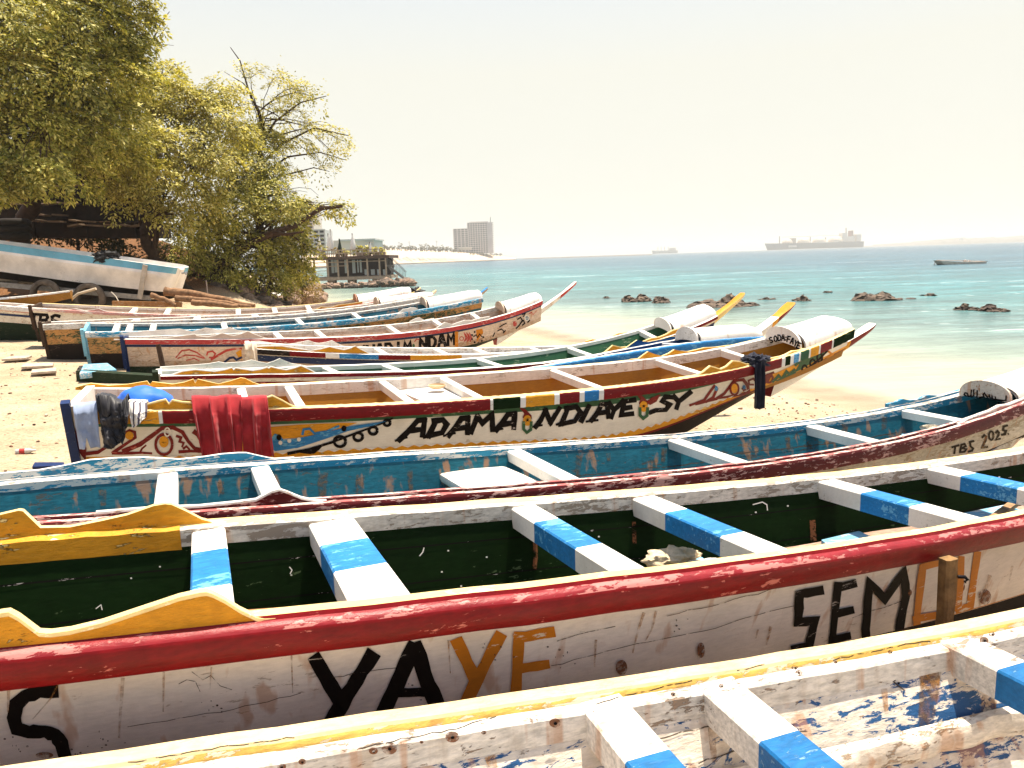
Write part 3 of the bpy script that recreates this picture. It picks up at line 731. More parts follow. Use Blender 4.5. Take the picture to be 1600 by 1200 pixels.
# stains, cracks and nail rust that can be seen on the two nearest boats
def stain(name, c, cut=.5, soft=.12, al=.9):
    t = NT(name); v = t.coord('Object'); a = t.ramp(t.noise(v, 26, 6, .65), [(cut-soft, 0.0), (cut+soft, al)])
    t.base(t.mix(t.noise(v, 40, 3), tuple(c)[:3]+(1,), tuple(x*.45 for x in c[:3])+(1,))); t.p.inputs['Roughness'].default_value = .8; t.link(a, t.p.inputs['Alpha']); return t.mat
sRUST = stain('rust bloom', (.24,.075,.018), .44, .08); sRUN = stain('rust run', (.50,.23,.06), .50, .16, .7); sCRACK = stain('dark crack', (.07,.045,.03), .42, .05); sGRIMESHADE = stain('brown grime and shadow', (.16,.085,.035), .52, .14, .75)
def speckle(k, c, r, mat, n, seed):
    rr = random.Random(seed)
    for _ in range(n): k.oval((c[0]+rr.gauss(0,r), c[1]+rr.gauss(0,r*.8)), rr.uniform(.5,2.2), rr.uniform(.5,1.8), mat, n=7)
k = Decal(B2); rr = random.Random(4)
for p, w in (([(192,1060),(190,1090),(187,1132),(186,1150)],6), ([(95,1062),(80,1090),(52,1122)],3), ([(256,1050),(255,1110)],4), ([(14,1072),(13,1110)],6), ([(1005,958),(996,985),(988,1018)],5), ([(1024,955),(1018,982),(1008,1000)],4), ([(1203,980),(1197,1005)],5), ([(1183,984),(1180,996)],3), ([(700,1000),(703,1050)],3), ([(330,1042),(328,1075)],3), ([(1545,900),(1535,930),(1528,950)],6), ([(1580,885),(1576,905)],4), ([(930,1000),(928,1040)],4), ([(455,1020),(457,1080)],3)):
    k.stroke(p, w, sRUN, 8, taper=(1,.5))
for c, rx, ry in (((970,1042),9,12), ((1094,1015),6,12), ((1537,932),10,12), ((1502,915),4,8), ((70,1178),14,5), ((1420,925),3,5)): k.oval(c, rx, ry, sRUST)
for p in ([(200,1135),(260,1124),(300,1118),(345,1110),(400,1098),(470,1082)],[(860,1040),(930,1020),(1010,1002),(1100,985),(1180,960),(1240,945)],[(1040,960),(1110,945),(1200,922),(1240,912)],[(300,1050),(316,1062),(330,1056),(345,1072),(362,1078)],[(280,1068),(292,1060),(306,1064),(312,1080)],[(1330,965),(1380,948),(1420,935)],[(520,1058),(600,1044),(640,1040)],[(870,1000),(900,990),(960,978)]):
    k.stroke([(a+rr.uniform(-1,1), b+rr.uniform(-1.5,1.5)) for a, b in dens(p, 16)], 1.0, sCRACK, 30, 0)
for c in ((165,1157),(120,1170),(30,1165),(330,1110),(640,1075),(770,1020),(880,1018),(1060,980)): speckle(k, c, 12, sCRACK, 7, int(c[0]))
k.build('paint_stains', r2)
k = Decal(B2, surf=B2.inner)
for c in ((205,903),(300,920),(250,885),(455,898),(560,905),(700,860),(690,893),(760,870),(880,850),(935,838),(900,872),(1090,812),(1180,800),(1230,790),(720,915),(1340,770),(1560,745)): k.oval(c, 1.6, 1.3, pWHITEC, n=7)
for p in ([(452,885),(456,890),(453,896)],[(655,868),(660,862),(662,855)],[(1175,788),(1190,784),(1197,788),(1198,797)],[(150,950),(158,944),(160,952)]): k.stroke(p, 1.5, pWHITEC, 4, 0)
for p, w in (([(835,835),(836,870),(834,890)],7), ([(1268,812),(1270,845)],9), ([(990,815),(991,850)],6)): k.stroke(p, w, sRUST, 8, 0)
for w0, sd_ in ((.36,1),(.72,1)):
    k.m.grid([[B2.inner(.05+.85*i/60, w0-.007, .004+.001*math.sin(i)), B2.inner(.05+.85*i/60, w0+.007, .004+.001*math.sin(i))] for i in range(61)], k._mi(pBLACK))
k.build('scuff_marks', r2)
for lat in (-.27,-.09,.09,.27):
    m = MB(); rows = []
    for i in range(30):
        t = .50+.45*i/29; z = B2.rim(t)-.37+.01*math.sin(i*.8+lat*9); w = .082*min(1, B2.b(t)/.55)
        rows.append([B2.P(t, lat*min(1,B2.b(t)/.6)-w, z-.02), B2.P(t, lat*min(1,B2.b(t)/.6)-w, z), B2.P(t, lat*min(1,B2.b(t)/.6)+w, z), B2.P(t, lat*min(1,B2.b(t)/.6)+w, z-.02)])
    m.grid(rows, closed=True); m.build('floor_board', paint('pinkish floor boards', (.46,.30,.22), amt=.2, dirt=.6, rust=.2, chip=(.16,.12,.07,1), seed=51), r2, 30)
k = Decal(B1, surf=B1.inrail)
for c, r in (((440,1197),7),((472,1189),6),((583,1172),7),((608,1168),12),((706,1150),11),((658,1158),3),((755,1143),4),((866,1128),9),((925,1110),4),((1050,1083),4),((1125,1070),4),((1246,1050),6),((1305,1034),3),((1390,1018),4),((1536,1000),7),((1548,990),5),((1240,1042),5)):
    k.oval(c, r, r*.8, sRUST)
    k.oval(c, min(3, r*.35), min(2.6, r*.3), pBLACK, lay=1, n=8)
for p in ([(560,1168),(640,1150),(700,1140),(775,1118)],[(1150,1046),(1195,1038)],[(1300,1030),(1400,1008),(1452,1000)],[(930,1098),(1000,1080),(1080,1062)],[(200,1190),(330,1168),(460,1150)]):
    k.stroke([(a, b+rr.uniform(-1.5,1.5)) for a, b in dens(p, 12)], 2.2, sCRACK, 30, 0)
k.build('paint_stains', r1)
k = Decal(B1, surf=B1.inner)
k.stroke([(1452,1028),(1453,1060),(1448,1100),(1446,1140)], 26, sGRIMESHADE, 8, 0, taper=(1.3,.8)); k.stroke([(1452,1028),(1452,1075)], 30, sRUN, 8, 0)  # column under the thwart: stain together with the thwart's painted shadow
for p, w in (([(1110,1110),(1112,1150),(1116,1190)],14), ([(985,1120),(990,1160)],10), ([(765,1180),(770,1199)],20), ([(1545,1085),(1540,1130),(1530,1150)],26), ([(1380,1075),(1384,1110)],10)): k.stroke(p, w, sRUN, 8, 0, taper=(1,.6))
for p in ([(1290,1078),(1350,1068),(1400,1060)],[(1365,1042),(1390,1058),(1412,1080)],[(1000,1160),(1100,1135),(1200,1112)],[(1090,1190),(1180,1160),(1260,1140)]): k.stroke([(a, b+rr.uniform(-2,2)) for a, b in dens(p, 12)], 2.4, sCRACK, 30, 0)
for c in ((1366,1050),(1341,1053),(1378,1054),(1375,1064),(1357,1056),(1396,1061),(1402,1066)): k.oval(c, 2, 2, pBLACK, n=8)
k.build('wall_stains', r1)

# ------------------------------------------------------------------ 3: teal boat TBS 2025
B3 = Boat((-5.1,3.55), 23, 12.4, .60, near=[(200,796),(499,784),(600,777),(919,751),(1200,721),(1387,691),(1506,661),(1569,636)], far=[(0,752),(247,737),(390,729),(600,711),(810,700),(1031,684),(1200,663),(1394,638),(1503,619)], fd=.5, hs=.50, ht=.08)
pB3F = [(.11,-.10,0),(.115,-.01,0),(.105,.004,1),(.075,.004,0),(.07,-.03,0),(.02,-.035,0),(.01,.0,0),(.0,.012,1),(-.035,.012,1),(-.05,.0,0),(-.055,-.09,0),(-.036,-.09,0),(0,-.10,0)]
pSTAIN = None
r3 = make_boat(B3, 'pirogue', 'teal boat with dull red near rim and Arabic writing on its bow board', group='wooden fishing boats drawn up on the beach',
    bands=[(.10, pTARSHADE), (1, pOFFGREY)], bottom=pTARSHADE, inner=pTEAL, floor=pTEAL,
    rail_n=([(.07,-.12,0),(.075,-.02,0),(.062,.0,1),(.03,.004,3),(.015,-.012,3),(-.005,-.008,3),(-.012,.010,1),(-.045,.010,1),(-.05,-.0,2),(-.055,-.09,2),(-.036,-.09,2),(0,-.11,2)], [pDRED, paint('chalky pink white edge', (.74,.58,.50), amt=.28, dirt=.4, chip=(.40,.10,.09,1), seed=36), pTEALB, pDRED]),
    rail_f=(pB3F, [pTEALB, pWHITEW]),
    thwarts=[B3.t_of_u(u) for u in (262,405,800,1048,1262,1410)]+[.1], thw_mats=[pWHITEC, pWHITEW], thw_split=[(1,0)], thw_w=.13, thw_h=.085,
    transom=pOFFGREY, post=pTEALB, tb=B3.tb_u(1503), cover=paint('scribbled white bow deck', (.78,.74,.68), amt=.14, rust=.1, dirt=.35, chip=(.5,.42,.34,1), seed=37), cover_h=.25, bulk=paint('rust streaked bow board', (.62,.56,.48), amt=.12, rust=.5, dirt=.3, chip=(.3,.16,.08,1), seed=38),
    prow=(.8,.5), prow_mats=[(1.01, pOFFGREY, pWHITE)],
    waves=[(-1, [(150,799),(200,795),(250,791),(311,789),(370,783),(400,779),(424,766),(436,763),(448,767),(470,776),(510,785)], pDRED, pWHITE),
           (-1, [(1495,664),(1511,653),(1525,648),(1533,645),(1545,641),(1560,633),(1575,631),(1592,624),(1604,618)], pPINK, pWHITE)])
wave_board(B3, 1, [(-60,741),(0,739),(60,734),(100,727),(140,718),(180,715),(225,714),(280,717),(320,713),(345,709),(372,707),(385,707),(402,711),(430,717),(460,716)], pTEALB, pWHITEC, r3, off=.11)
wave_board(B3, 1, [(1385,631),(1400,627),(1409,623),(1420,625),(1430,624),(1439,621),(1445,618),(1451,617),(1467,618),(1478,615),(1487,613),(1500,612)], pTEALB, pTEALB, r3, off=.11)
k = Decal(B3); z7 = zz(1400, 560, 7.5)
pFBLK = paint('faded black lettering', (.016,.012,.009), amt=.08, rust=.1, chip=(.3,.22,.12,1), seed=39)
for p in ([(655,1040),(730,1018)],[(692,1030),(680,1112)],[(748,1095),(762,1012)],[(762,1012),(800,1002),(815,1028),(765,1052)],[(765,1052),(822,1062),(800,1092),(745,1100)],[(905,968),(862,980),(870,1030),(900,1055),(885,1082),(845,1092)],
          [(1008,925),(1030,898),(1052,915),(1045,960),(1005,1045),(1065,1035)],[(1165,872),(1185,850),(1202,868),(1196,905),(1165,955),(1215,940)],[(1300,786),(1258,800),(1250,840),(1285,848),(1272,888),(1236,896)]): k.stroke(z7(*p), 3.2, pFBLK, 4)
k.ring(z7((1112,905))[0], 3.6, 6.8, 3.0, pFBLK); k.oval(z7((1312,885))[0], 1.2, 1.4, pFBLK)
k.build('lettering', r3)
k = Decal(B3, surf=B3.inner)
for p, w in (([(505,738),(503,762),(504,782)],16), ([(563,742),(561,775)],14), ([(905,712),(902,735),(905,746)],10), ([(1038,700),(1035,722)],9), ([(950,708),(951,720)],7), ([(1230,680),(1232,706)],8), ([(1320,662),(1318,684)],10), ([(1382,650),(1380,672)],9), ([(1262,690),(1268,702)],5), ([(640,735),(642,765)],9), ([(720,728),(722,742)],10), ([(160,765),(162,790)],12), ([(345,752),(347,772)],10)): k.stroke(p, w, sGRIMESHADE, 6, 0, taper=(1,.7))
for p in ([(880,745),(960,738),(1030,730),(1100,722)],[(1150,708),(1250,698),(1330,688),(1400,676)],[(890,752),(980,744),(1060,734)]): k.stroke([(a, b+rr.uniform(-1,1)) for a, b in dens(p, 10)], 1.6, sCRACK, 30, 0)
k.build('wall_stains', r3)
tb3 = B3.tb_u(1503)
k = Decal(B3, tb3-.004-.030/B3.L)
for p in ([(1293,440),(1290,490),(1262,494),(1240,490),(1200,484),(1170,480),(1165,450)],[(1170,480),(1150,478),(1130,470),(1128,438)],[(1130,470),(1110,464),(1100,455),(1094,425)],[(1098,460),(1075,452),(1060,440),(1040,405),(1022,425),(1035,448),(1005,452),(980,462)],
          [(955,378),(951,455)],[(915,368),(912,440),(885,450)],[(886,372),(882,440),(850,446)],[(852,444),(838,408),(812,402),(802,425),(825,440),(850,440)]): k.stroke(z7(*p), 2.3, pBLACK, 4)
k.oval(z7((1205,520))[0], 1.6, 1.2, pBLACK)
k.build('lettering', r3, 'black Arabic letters')

# ------------------------------------------------------------------ 4: ADAMA NDIAYE SY
B4 = Boat((-3.95,7.0), 21, 8.9, .76, near=[(118,640),(232,641),(423,640),(600,629),(769,622),(937,607),(1087,585),(1175,573),(1259,552),(1309,519)], far=[(121,604),(366,605),(600,594),(850,577),(1012,557),(1116,543),(1200,530)], fd=.5, hs=.54, ht=.5, bulge=.13)
sm = [pRED, pYELP, pWHITE, pYEL, pGREEN, pBLUE, pWHITEC, pMGREEN]
def tn(u, v): return B4._solve(u, v, -1)[0]
sg = []; 
for u, v, sl in ((245,641,3),(256,641,6),(764,622,0),(768,622,6),(812,619,4),(820,619,6),(862,615,3),(870,615,6),(903,611,0),(909,611,6),(934,608,5),(940,607,6),(1218,562,0),(1222,561,6),(1232,559,4),(1236,558,6),(1244,556,5),(1247,555,6),(1260,551,7),(1263,550,6),(1276,543,3),(1279,541,6),(1296,530,0),(1298,528,6)): sg.append((tn(u, v), sl))
sg.append((2, 4))
r4 = make_boat(B4, 'pirogue', 'ornate boat with red, green and yellow bands and painted scrolls, lettered ADAMA NDIAYE SY', group='wooden fishing boats drawn up on the beach',
    bands=[(.30, pMGREEN), (.84, pWHITEC), (.955, pYEL), (1.0, pRED)], bottom=pTARSHADE, inner=pOCHRE, floor=pOCHRE,
    rail_n=([(.04,-.115,0),(.05,-.02,0),(.042,.0,1),(.02,.012,1),(-.04,.012,1),(-.05,.002,2),(-.054,-.12,2),(-.036,-.12,2),(0,-.12,2)], sm),
    rail_f=([(.045,-.13,0),(.05,-.02,0),(.042,.0,1),(.015,.012,1),(-.02,.010,2),(-.07,.0,2),(-.075,-.12,2),(-.036,-.12,2),(0,-.13,2)], [pRED, pYELP, pWHITE]), rail_segs=sg,
    thwarts=[B4.t_of_u(u) for u in (376,450,596,690,861,1024,1126)]+[.06], thw_mats=[pWHITEC, pOCHRE], thw_split=[(1,0)], thw_w=.09, thw_h=.085,
    transom=pWHITEC, post=pNAVY, tb=B4.t_of_u(1200), cover=pDECK, cover_h=.30, prow=(1362,507),
    prow_mats=[(.55, pWHITEC, pWHITEC), (.66, pMGREEN, pWHITEC), (.76, pYEL, pWHITEC), (1.01, pRED, pWHITEC)],
    waves=[(1, [(118,605),(142,598.5),(170,602),(200,600),(230,595),(234,600.8),(238,596),(270,600),(288,597),(302,592),(305,598.7),(309,592),(325,596),(342,599.5),(360,595),(376,590),(383,591),(395,597),(410,602)], pYEL, pYELP),
           (-1, [(225,634),(232,630),(246,626),(259,623),(264,630),(269,624),(285,627),(298,628),(330,632),(370,633),(395,630),(412,622),(425,617),(440,624),(452,631),(470,638)], pYEL, pYELP),
           (-1, [(1088,586),(1098,580),(1109,571),(1116,573),(1125,576),(1134,572),(1144,563),(1155,564),(1166,568),(1180,567),(1197,560),(1210,558),(1222,556),(1237,548),(1247,547),(1257,545),(1262,548)], pYEL, pYELP),
           (1, [(985,561),(997,560),(1005,554),(1012,549),(1022,553),(1034,556),(1044,552),(1053,546),(1063,548),(1075,549),(1088,546),(1100,543),(1118,542),(1140,539)], pYEL, pYELP)])
k = Decal(B4); z6 = zz(600, 560, 2.963); z8 = zz(100, 590, 4.706); z3b = zz(60, 560, 2.667); z5 = zz(900, 440, 3.2)
RD, YE, GR, BL = pRED, pYEL, pMGREEN, pBLUE
# name
for p in ([(70,378),(110,340),(155,288),(190,284)],[(188,284),(178,358)],[(118,334),(182,328)], [(205,360),(240,290)],[(228,290),(272,284),(290,305),(268,344),(205,358)],
          [(298,357),(330,320),(358,278),(390,274)],[(388,274),(386,346)],[(330,326),(388,318)], [(402,342),(432,268)],[(432,268),(455,300),(500,258),(502,332)], [(518,332),(545,300),(572,260),(606,256)],[(604,257),(600,322)],[(546,305),(602,298)],
          [(700,318),(725,285),(748,236)],[(746,238),(770,300),(812,230)],[(770,300),(790,262)], [(820,304),(852,228)],[(840,232),(890,224),(908,248),(882,290),(812,306)], [(912,290),(948,220)], [(958,288),(985,255),(1006,213),(1034,211)],[(1032,211),(1038,272)],[(985,254),(1036,247)],
          [(1040,206),(1064,240)],[(1108,196),(1064,240),(1052,274)], [(1160,192),(1112,200),(1098,262),(1150,256)],[(1106,232),(1142,226)], [(1338,180),(1302,178),(1288,198),(1322,214),(1304,238),(1258,240),(1232,250)], [(1340,175),(1364,200)],[(1418,156),(1364,200),(1354,230)]):
    k.stroke(z6(*p), 9.0 if p[0][0] < 620 else 7.8, BK, 6, taper=(1, .92))
for x in (75,205,298,518,700,820,958): k.stroke(z6((x-22,min(382,388-.1*x)),(x+30,min(376,372-.09*x))), 3.5, BK, 6)
# the two flame and drop emblems
for cx, cy in ((662,285),(1200,220)):
    s_ = 1.0; q = lambda *p: z6(*[(cx+a, cy+b) for a, b in p])
    k.fill(q((-36,-58),(-10,-52),(20,-22),(22,-6),(-6,-2),(-22,-12),(-14,-30)), RD)
    k.oval(q((0,2))[0], 6.6, 8.4, YE, lay=1)
    k.stroke(q((-17,10),(-17,42),(-2,58),(16,44),(18,10)), 4.6, GR, 6, lay=1)
    st = [(math.sin(a*math.pi/5)*(9 if a % 2 == 0 else 3.6), -math.cos(a*math.pi/5)*(9 if a % 2 == 0 else 3.6)) for a in range(10)]
    k.fill(q(*st), BK, lay=2)
    if cx > 1000: k.fill(q((10,-20),(40,-40),(80,-55),(60,-20),(30,-4)), RD)
# red and yellow scrolls at the stern
k.fill(z8((85,330),(112,340),(130,420),(165,520),(160,620),(110,612),(88,520)), RD)
for p, w in (([(150,560),(250,548),(330,498),(410,440)], 6), ([(360,552),(480,470),(525,440),(520,400),(480,388),(445,410),(440,440)], 5.5), ([(360,555),(470,556),(560,552),(640,556)], 5), ([(440,540),(560,490),(650,425),(720,372),(800,366),(870,400),(915,470),(960,520),(1010,530)], 7.5), ([(560,548),(575,520),(600,500)], 3.6), ([(880,520),(900,505),(920,525)], 4), ([(850,545),(930,540),(1010,545)], 5), ([(830,430),(860,440),(850,470),(880,480),(870,505)], 4.5), ([(960,400),(985,420),(1000,450)], 8), ([(1130,430),(1180,470),(1240,560)], 8)):
    k.stroke(z8(*p), w, RD, 6, taper=(1, .7))
k.ring(z8((735,490))[0], 13, 16, 4.4, RD, lay=1); k.oval(z8((735,470))[0], 7.4, 9, YE, lay=2); k.oval(z8((482,425))[0], 6.4, 6.4, YE, lay=1); k.ring(z8((760,398))[0], 4.2, 6.5, 2.2, pWHITEC, lay=2)
k.fill(z8((1240,372),(1345,366),(1345,540),(1270,560),(1230,470)), YE); k.oval(z8((1280,410))[0], 7, 9, RD, lay=1); k.oval(z8((1300,440))[0], 5, 6, YE, lay=2)
# blue, orange and black wings
k.fill(z3b((968,285),(1090,275),(1250,268),(1330,268),(1200,312),(1080,330),(1000,336),(972,330)), YE)
k.fill(z3b((972,330),(985,312),(1010,322),(1022,340),(1080,332),(1180,312),(1280,285),(1450,260),(1400,278),(1290,302),(1180,340),(1080,372),(985,386),(972,372)), BL, lay=1)
k.stroke(z3b((1100,315),(1105,295),(1130,292),(1150,312),(1200,304),(1250,282)), 3.6, BL, 5, lay=1)
for c in ((1002,328),(1272,291)): k.oval(z3b(c)[0], 4, 4.6, BK, lay=2)
for c in ((1045,342),(1008,350),(1085,336)): k.oval(z3b(c)[0], 3.2, 3.4, pWHITEC, lay=2, n=8)
k.stroke(z3b((1040,396),(1130,378),(1220,350),(1320,312),(1420,275),(1474,250)), 3.4, BK, 8, taper=(1.4,.8), lay=1)
k.fill(z3b((1080,392),(1130,374),(1190,358),(1170,380),(1150,396),(1130,398)), BK, lay=1)
for c, r in (((1256,346),9),((1332,326),7),((1394,300),6.5),((1452,268),5)): k.ring(z3b(c)[0], r, r*.9, 4.6, BK, lay=1)
k.stroke(z3b((0+1500,345),(1512,330),(1530,326)), 4, BK, 4)
# right hand scrolls and the bow colours
for p, w in (([(570,618),(640,592),(690,522),(704,536),(684,580),(650,600)], 4.5), ([(600,612),(700,586),(740,560),(790,496),(835,490),(858,520),(862,556)], 5), ([(700,584),(770,574),(840,560)], 4), ([(885,515),(865,515),(862,495),(885,485),(900,500),(905,530)], 3.4), ([(835,535),(848,552)], 6), ([(915,520),(960,470),(985,460)], 6)):
    k.stroke(z5(*p), w, RD, 5, taper=(.8,1))
k.ring(z5((790,536))[0], 6.4, 9.4, 3, RD, lay=1); k.oval(z5((790,534))[0], 5, 7.4, YE, lay=1); k.oval(z5((699,534))[0], 2.5, 4, BL, lay=1); k.oval(z5((838,528))[0], 2.6, 3.4, BL, lay=1)
k.fill(z5((930,480),(1010,452),(1100,410),(1190,370),(1255,335),(1235,375),(1150,430),(1050,480),(960,520),(905,536)), YE)
k.fill(z5((918,500),(950,470),(985,455),(960,500),(920,528)), RD, lay=1); k.ring(z5((962,484))[0], 6, 6.5, 3.4, RD, lay=1)
k.fill(z5((1120,400),(1250,335),(1225,372),(1130,436),(1090,455)), GR, lay=1)
for p in ([(980,502),(1010,470),(1025,488),(1050,450),(1065,466),(1090,440)],[(1000,500),(1050,475),(1090,458)],[(1095,418),(1110,402),(1120,416),(1140,388),(1160,396)]): k.stroke(z5(*p), 4.2, GR, 5, lay=1)
k.stroke(z5((1095,470),(1150,440),(1215,385),(1255,345)), 3, BK, 6, lay=2)
for c in ((1140,440),(1180,410),(1215,380)): k.ring(z5(c)[0], 4, 7, 3, BK, lay=2)
k.stroke(z5((1255,385),(1280,365),(1262,350)), 3.5, pORANGE, 5, lay=1)
k.fill(z5((1240,400),(1270,372),(1275,385),(1180,460),(1060,515),(1050,505),(1150,455)), pORANGE)
# cream scallops over the lower yellow band
for i in range(64):
    t = .04+.86*i/64; dt = .86/64/2*.9
    k.m.add([B4.side(t-dt, .838, .006), B4.side(t, .880, .006), B4.side(t+dt, .838, .006)], [[0,1,2]], k._mi(pWHITEC))
k.build('painted_ornament', r4)
tb4 = B4.t_of_u(1200); k = Decal(B4, tb4-.004-.030/B4.L); z7b = zz(1100, 440, 5.714)
for ch, x, y, ro in (('S',600,522,-.30),('O',640,510,-.14),('D',676,502,-.04),('A',708,500,.02),(':',733,508,.1),('F',760,515,.18),('A',790,530,.26),('Y',822,552,.36),('E',850,572,.44)):
    for pl in letter(ch, x, y, 26, 50, 0, ro): k.stroke(zz(1100,440,5.714)(*pl), 2.1, pBLACK, 3)
k.build('lettering', r4)
m = MB()   # eye and marks near the tip of the prow
# ------------------------------------------------------------------ boats farther along the beach
GB = 'wooden fishing boats drawn up on the beach'
B5 = Boat((-4.7,10.2), 24, 9.1, .58, near=[(270,588),(380,584),(495,583.5),(620,581),(720,577),(800,571),(960,550),(1010,536),(1070,516),(1115,496)], far=[(485,572),(620,568),(720,562),(800,554),(870,545),(960,524),(992,517),(1025,507)])
r5 = make_boat(B5, 'pirogue', 'boat with green inside, dark red side and yellow tipped prow, just beyond the ornate boat', group=GB,
    bands=[(.34, pRED),(.75,pNAVY),(1,pWHITE)], bottom=pDGREENB, inner=pMGREEN, floor=pMGREEN,
    rail_n=([(.04,-.05,0),(.046,-.02,0),(.04,.0,1),(.02,.012,1),(-.04,.012,1),(-.05,.002,2),(-.054,-.11,2),(-.036,-.11,2),(0,-.06,2)], [pRED, pWHITEC, pWHITE]), rail_f=NR(pYEL, pWHITEC, pWHITEC, outer=.1, inner=.12),
    thwarts=[B5.t_of_u(u) for u in (600,748,888,1000)]+[.13,.25], thw_mats=[pWHITEC], thw_split=[(1,0)], thw_w=.11, thw_h=.085, transom=pWHITEC, post=pDGREENB,
    tb=B5.t_of_u(1025), cover=pDECK, cover_h=.28, prow=(1160,459), prow_mats=[(.45, pWHITEC, pWHITEC), (1.01, pYELP, pYEL)],
    waves=[(-1, [(262,587),(285,579),(305,576.5),(335,579.5),(350,577),(362,573.5),(365,577),(368,574),(395,578),(408,576),(417,573),(420,574.5),(423,572),(435,575),(447,577),(460,574),(470,570.5),(477,573.5),(497,583)], pYEL, pWHITEC),
           (1, [(250,573),(300,570),(325,568),(342,565),(352,567),(380,565),(393,562),(405,565),(417,567.5),(428,564),(437,560),(446,564),(455,567.5),(470,570),(487,573)], pWHITEC, pWHITEC),
           (-1, [(940,553),(948,547),(957,539),(970,542),(985,541),(1000,535),(1017,528),(1030,526),(1040,522),(1050,516),(1060,513),(1072,512.5)], pYEL, pYELP),
           (1, [(915,533),(925,530),(935,532),(950,528),(965,521),(980,519)], pYEL, pYELP)])
B6 = Boat((-4.75,13.9), 20, 6.6, .60, near=[(401,545),(476,549.5),(545,553),(597,554),(702,554),(780,552)], far=[(590,543),(700,544),(785,543),(870,541)], H1=1.0)
sg6 = [(B6._solve(u,550,-1)[0], sl) for u, sl in ((452,4),(508,0),(530,1),(590,3),(640,0),(720,5))]+[(2,1)]
r6 = make_boat(B6, 'pirogue', 'low boat with yellow scalloped boards and navy side beyond the green inside boat', group=GB,
    bands=[(.45, pNAVY),(1,pBEIGE)], bottom=pTARSHADE, inner=pWHITEW, floor=pWHITEW, rail_n=([(.04,-.09,0),(.046,-.02,0),(.04,.0,1),(.02,.012,1),(-.04,.012,1),(-.05,.002,2),(-.054,-.11,2),(-.036,-.11,2),(0,-.1,2)], [pRED, pWHITEC, pWHITE, pBLUE, pTARSHADE, pYEL]), rail_f=NR(pWHITE, pWHITEC, pWHITE), rail_segs=sg6,
    thwarts=[B6.t_of_u(u) for u in (588,680,742,830)], thw_mats=[pWHITEC], thw_split=[(1,0)], thw_w=.11, transom=pWHITE, post=pWHITE, prow=(.4,.1),
    waves=[(-1, [(399,541),(420,540),(440,540),(465,544),(485,547),(500,545),(515,541),(527,544),(537,546),(546,544),(555,540),(563,545),(578,552)], pYEL, pWHITEC),
           (1, [(392,533),(405,532.5),(417,534.5),(444,538),(462,536),(482,531.5),(490,534.5),(498,536),(509,534.5),(519,531.5),(527,536),(537,540.5),(556,543)], pWHITE, pWHITEC)])
B7 = Boat((-2.2,9.75), 22, 6.6, .50, H0=.80, near=[(933,560),(1025,541),(1089,537),(1165,528)], far=[(825,575),(920,560),(974,546),(1058,529)], H1=1.45)
r7 = make_boat(B7, 'pirogue', 'deep blue boat with wide white bow deck and a red tipped white prow', group=GB,
    bands=[(.3, pBLUE),(1,pWHITE)], bottom=pTARSHADE, inner=paint('royal blue inside paint', (.012,.085,.26), amt=.1, dirt=.4, seed=41), floor=pNAVY,
    rail_n=NR(pBLUE, pWHITEC, pTEALB, outer=.1, inner=.08), rail_f=NR(pTEALB, pWHITEC, paint('royal blue inside paint', C_BLUE), outer=.1, inner=.1),
    thwarts=[B7.t_of_u(u) for u in (945,1035)]+[.1,.25], thw_mats=[pWHITEC], thw_split=[(1,0)], thw_w=.09, thw_h=.06, transom=pWHITE,
    tb=B7.t_of_u(1058), cover=pDECK, cover_h=.30, bulk=pWHITE, prow=(1236,474), prow_mats=[(.70, pWHITEC, pWHITEC), (.80, pYEL, pWHITEC), (1.01, pRED, pYEL)], prow_w=(.3,.17),
    waves=[(1, [(955,552),(974,546),(985,538),(995,531),(1003,533),(1012,534),(1032,530),(1047,525.5),(1060,525)], paint('royal blue inside paint', C_BLUE), pYELP),
           (-1, [(1052,541),(1065,543),(1078,544),(1088,541),(1097,536),(1108,534),(1118,534)], pLBLUE, pWHITEC)])
B8 = Boat((-8,16), 23, 9.5, .64, hs=.58, ht=.1, near=[(180,530),(380,530.5),(492,527.5),(620,520),(720,511),(780,493),(852,467)], far=[(440,518),(590,511),(680,496),(777,480)])
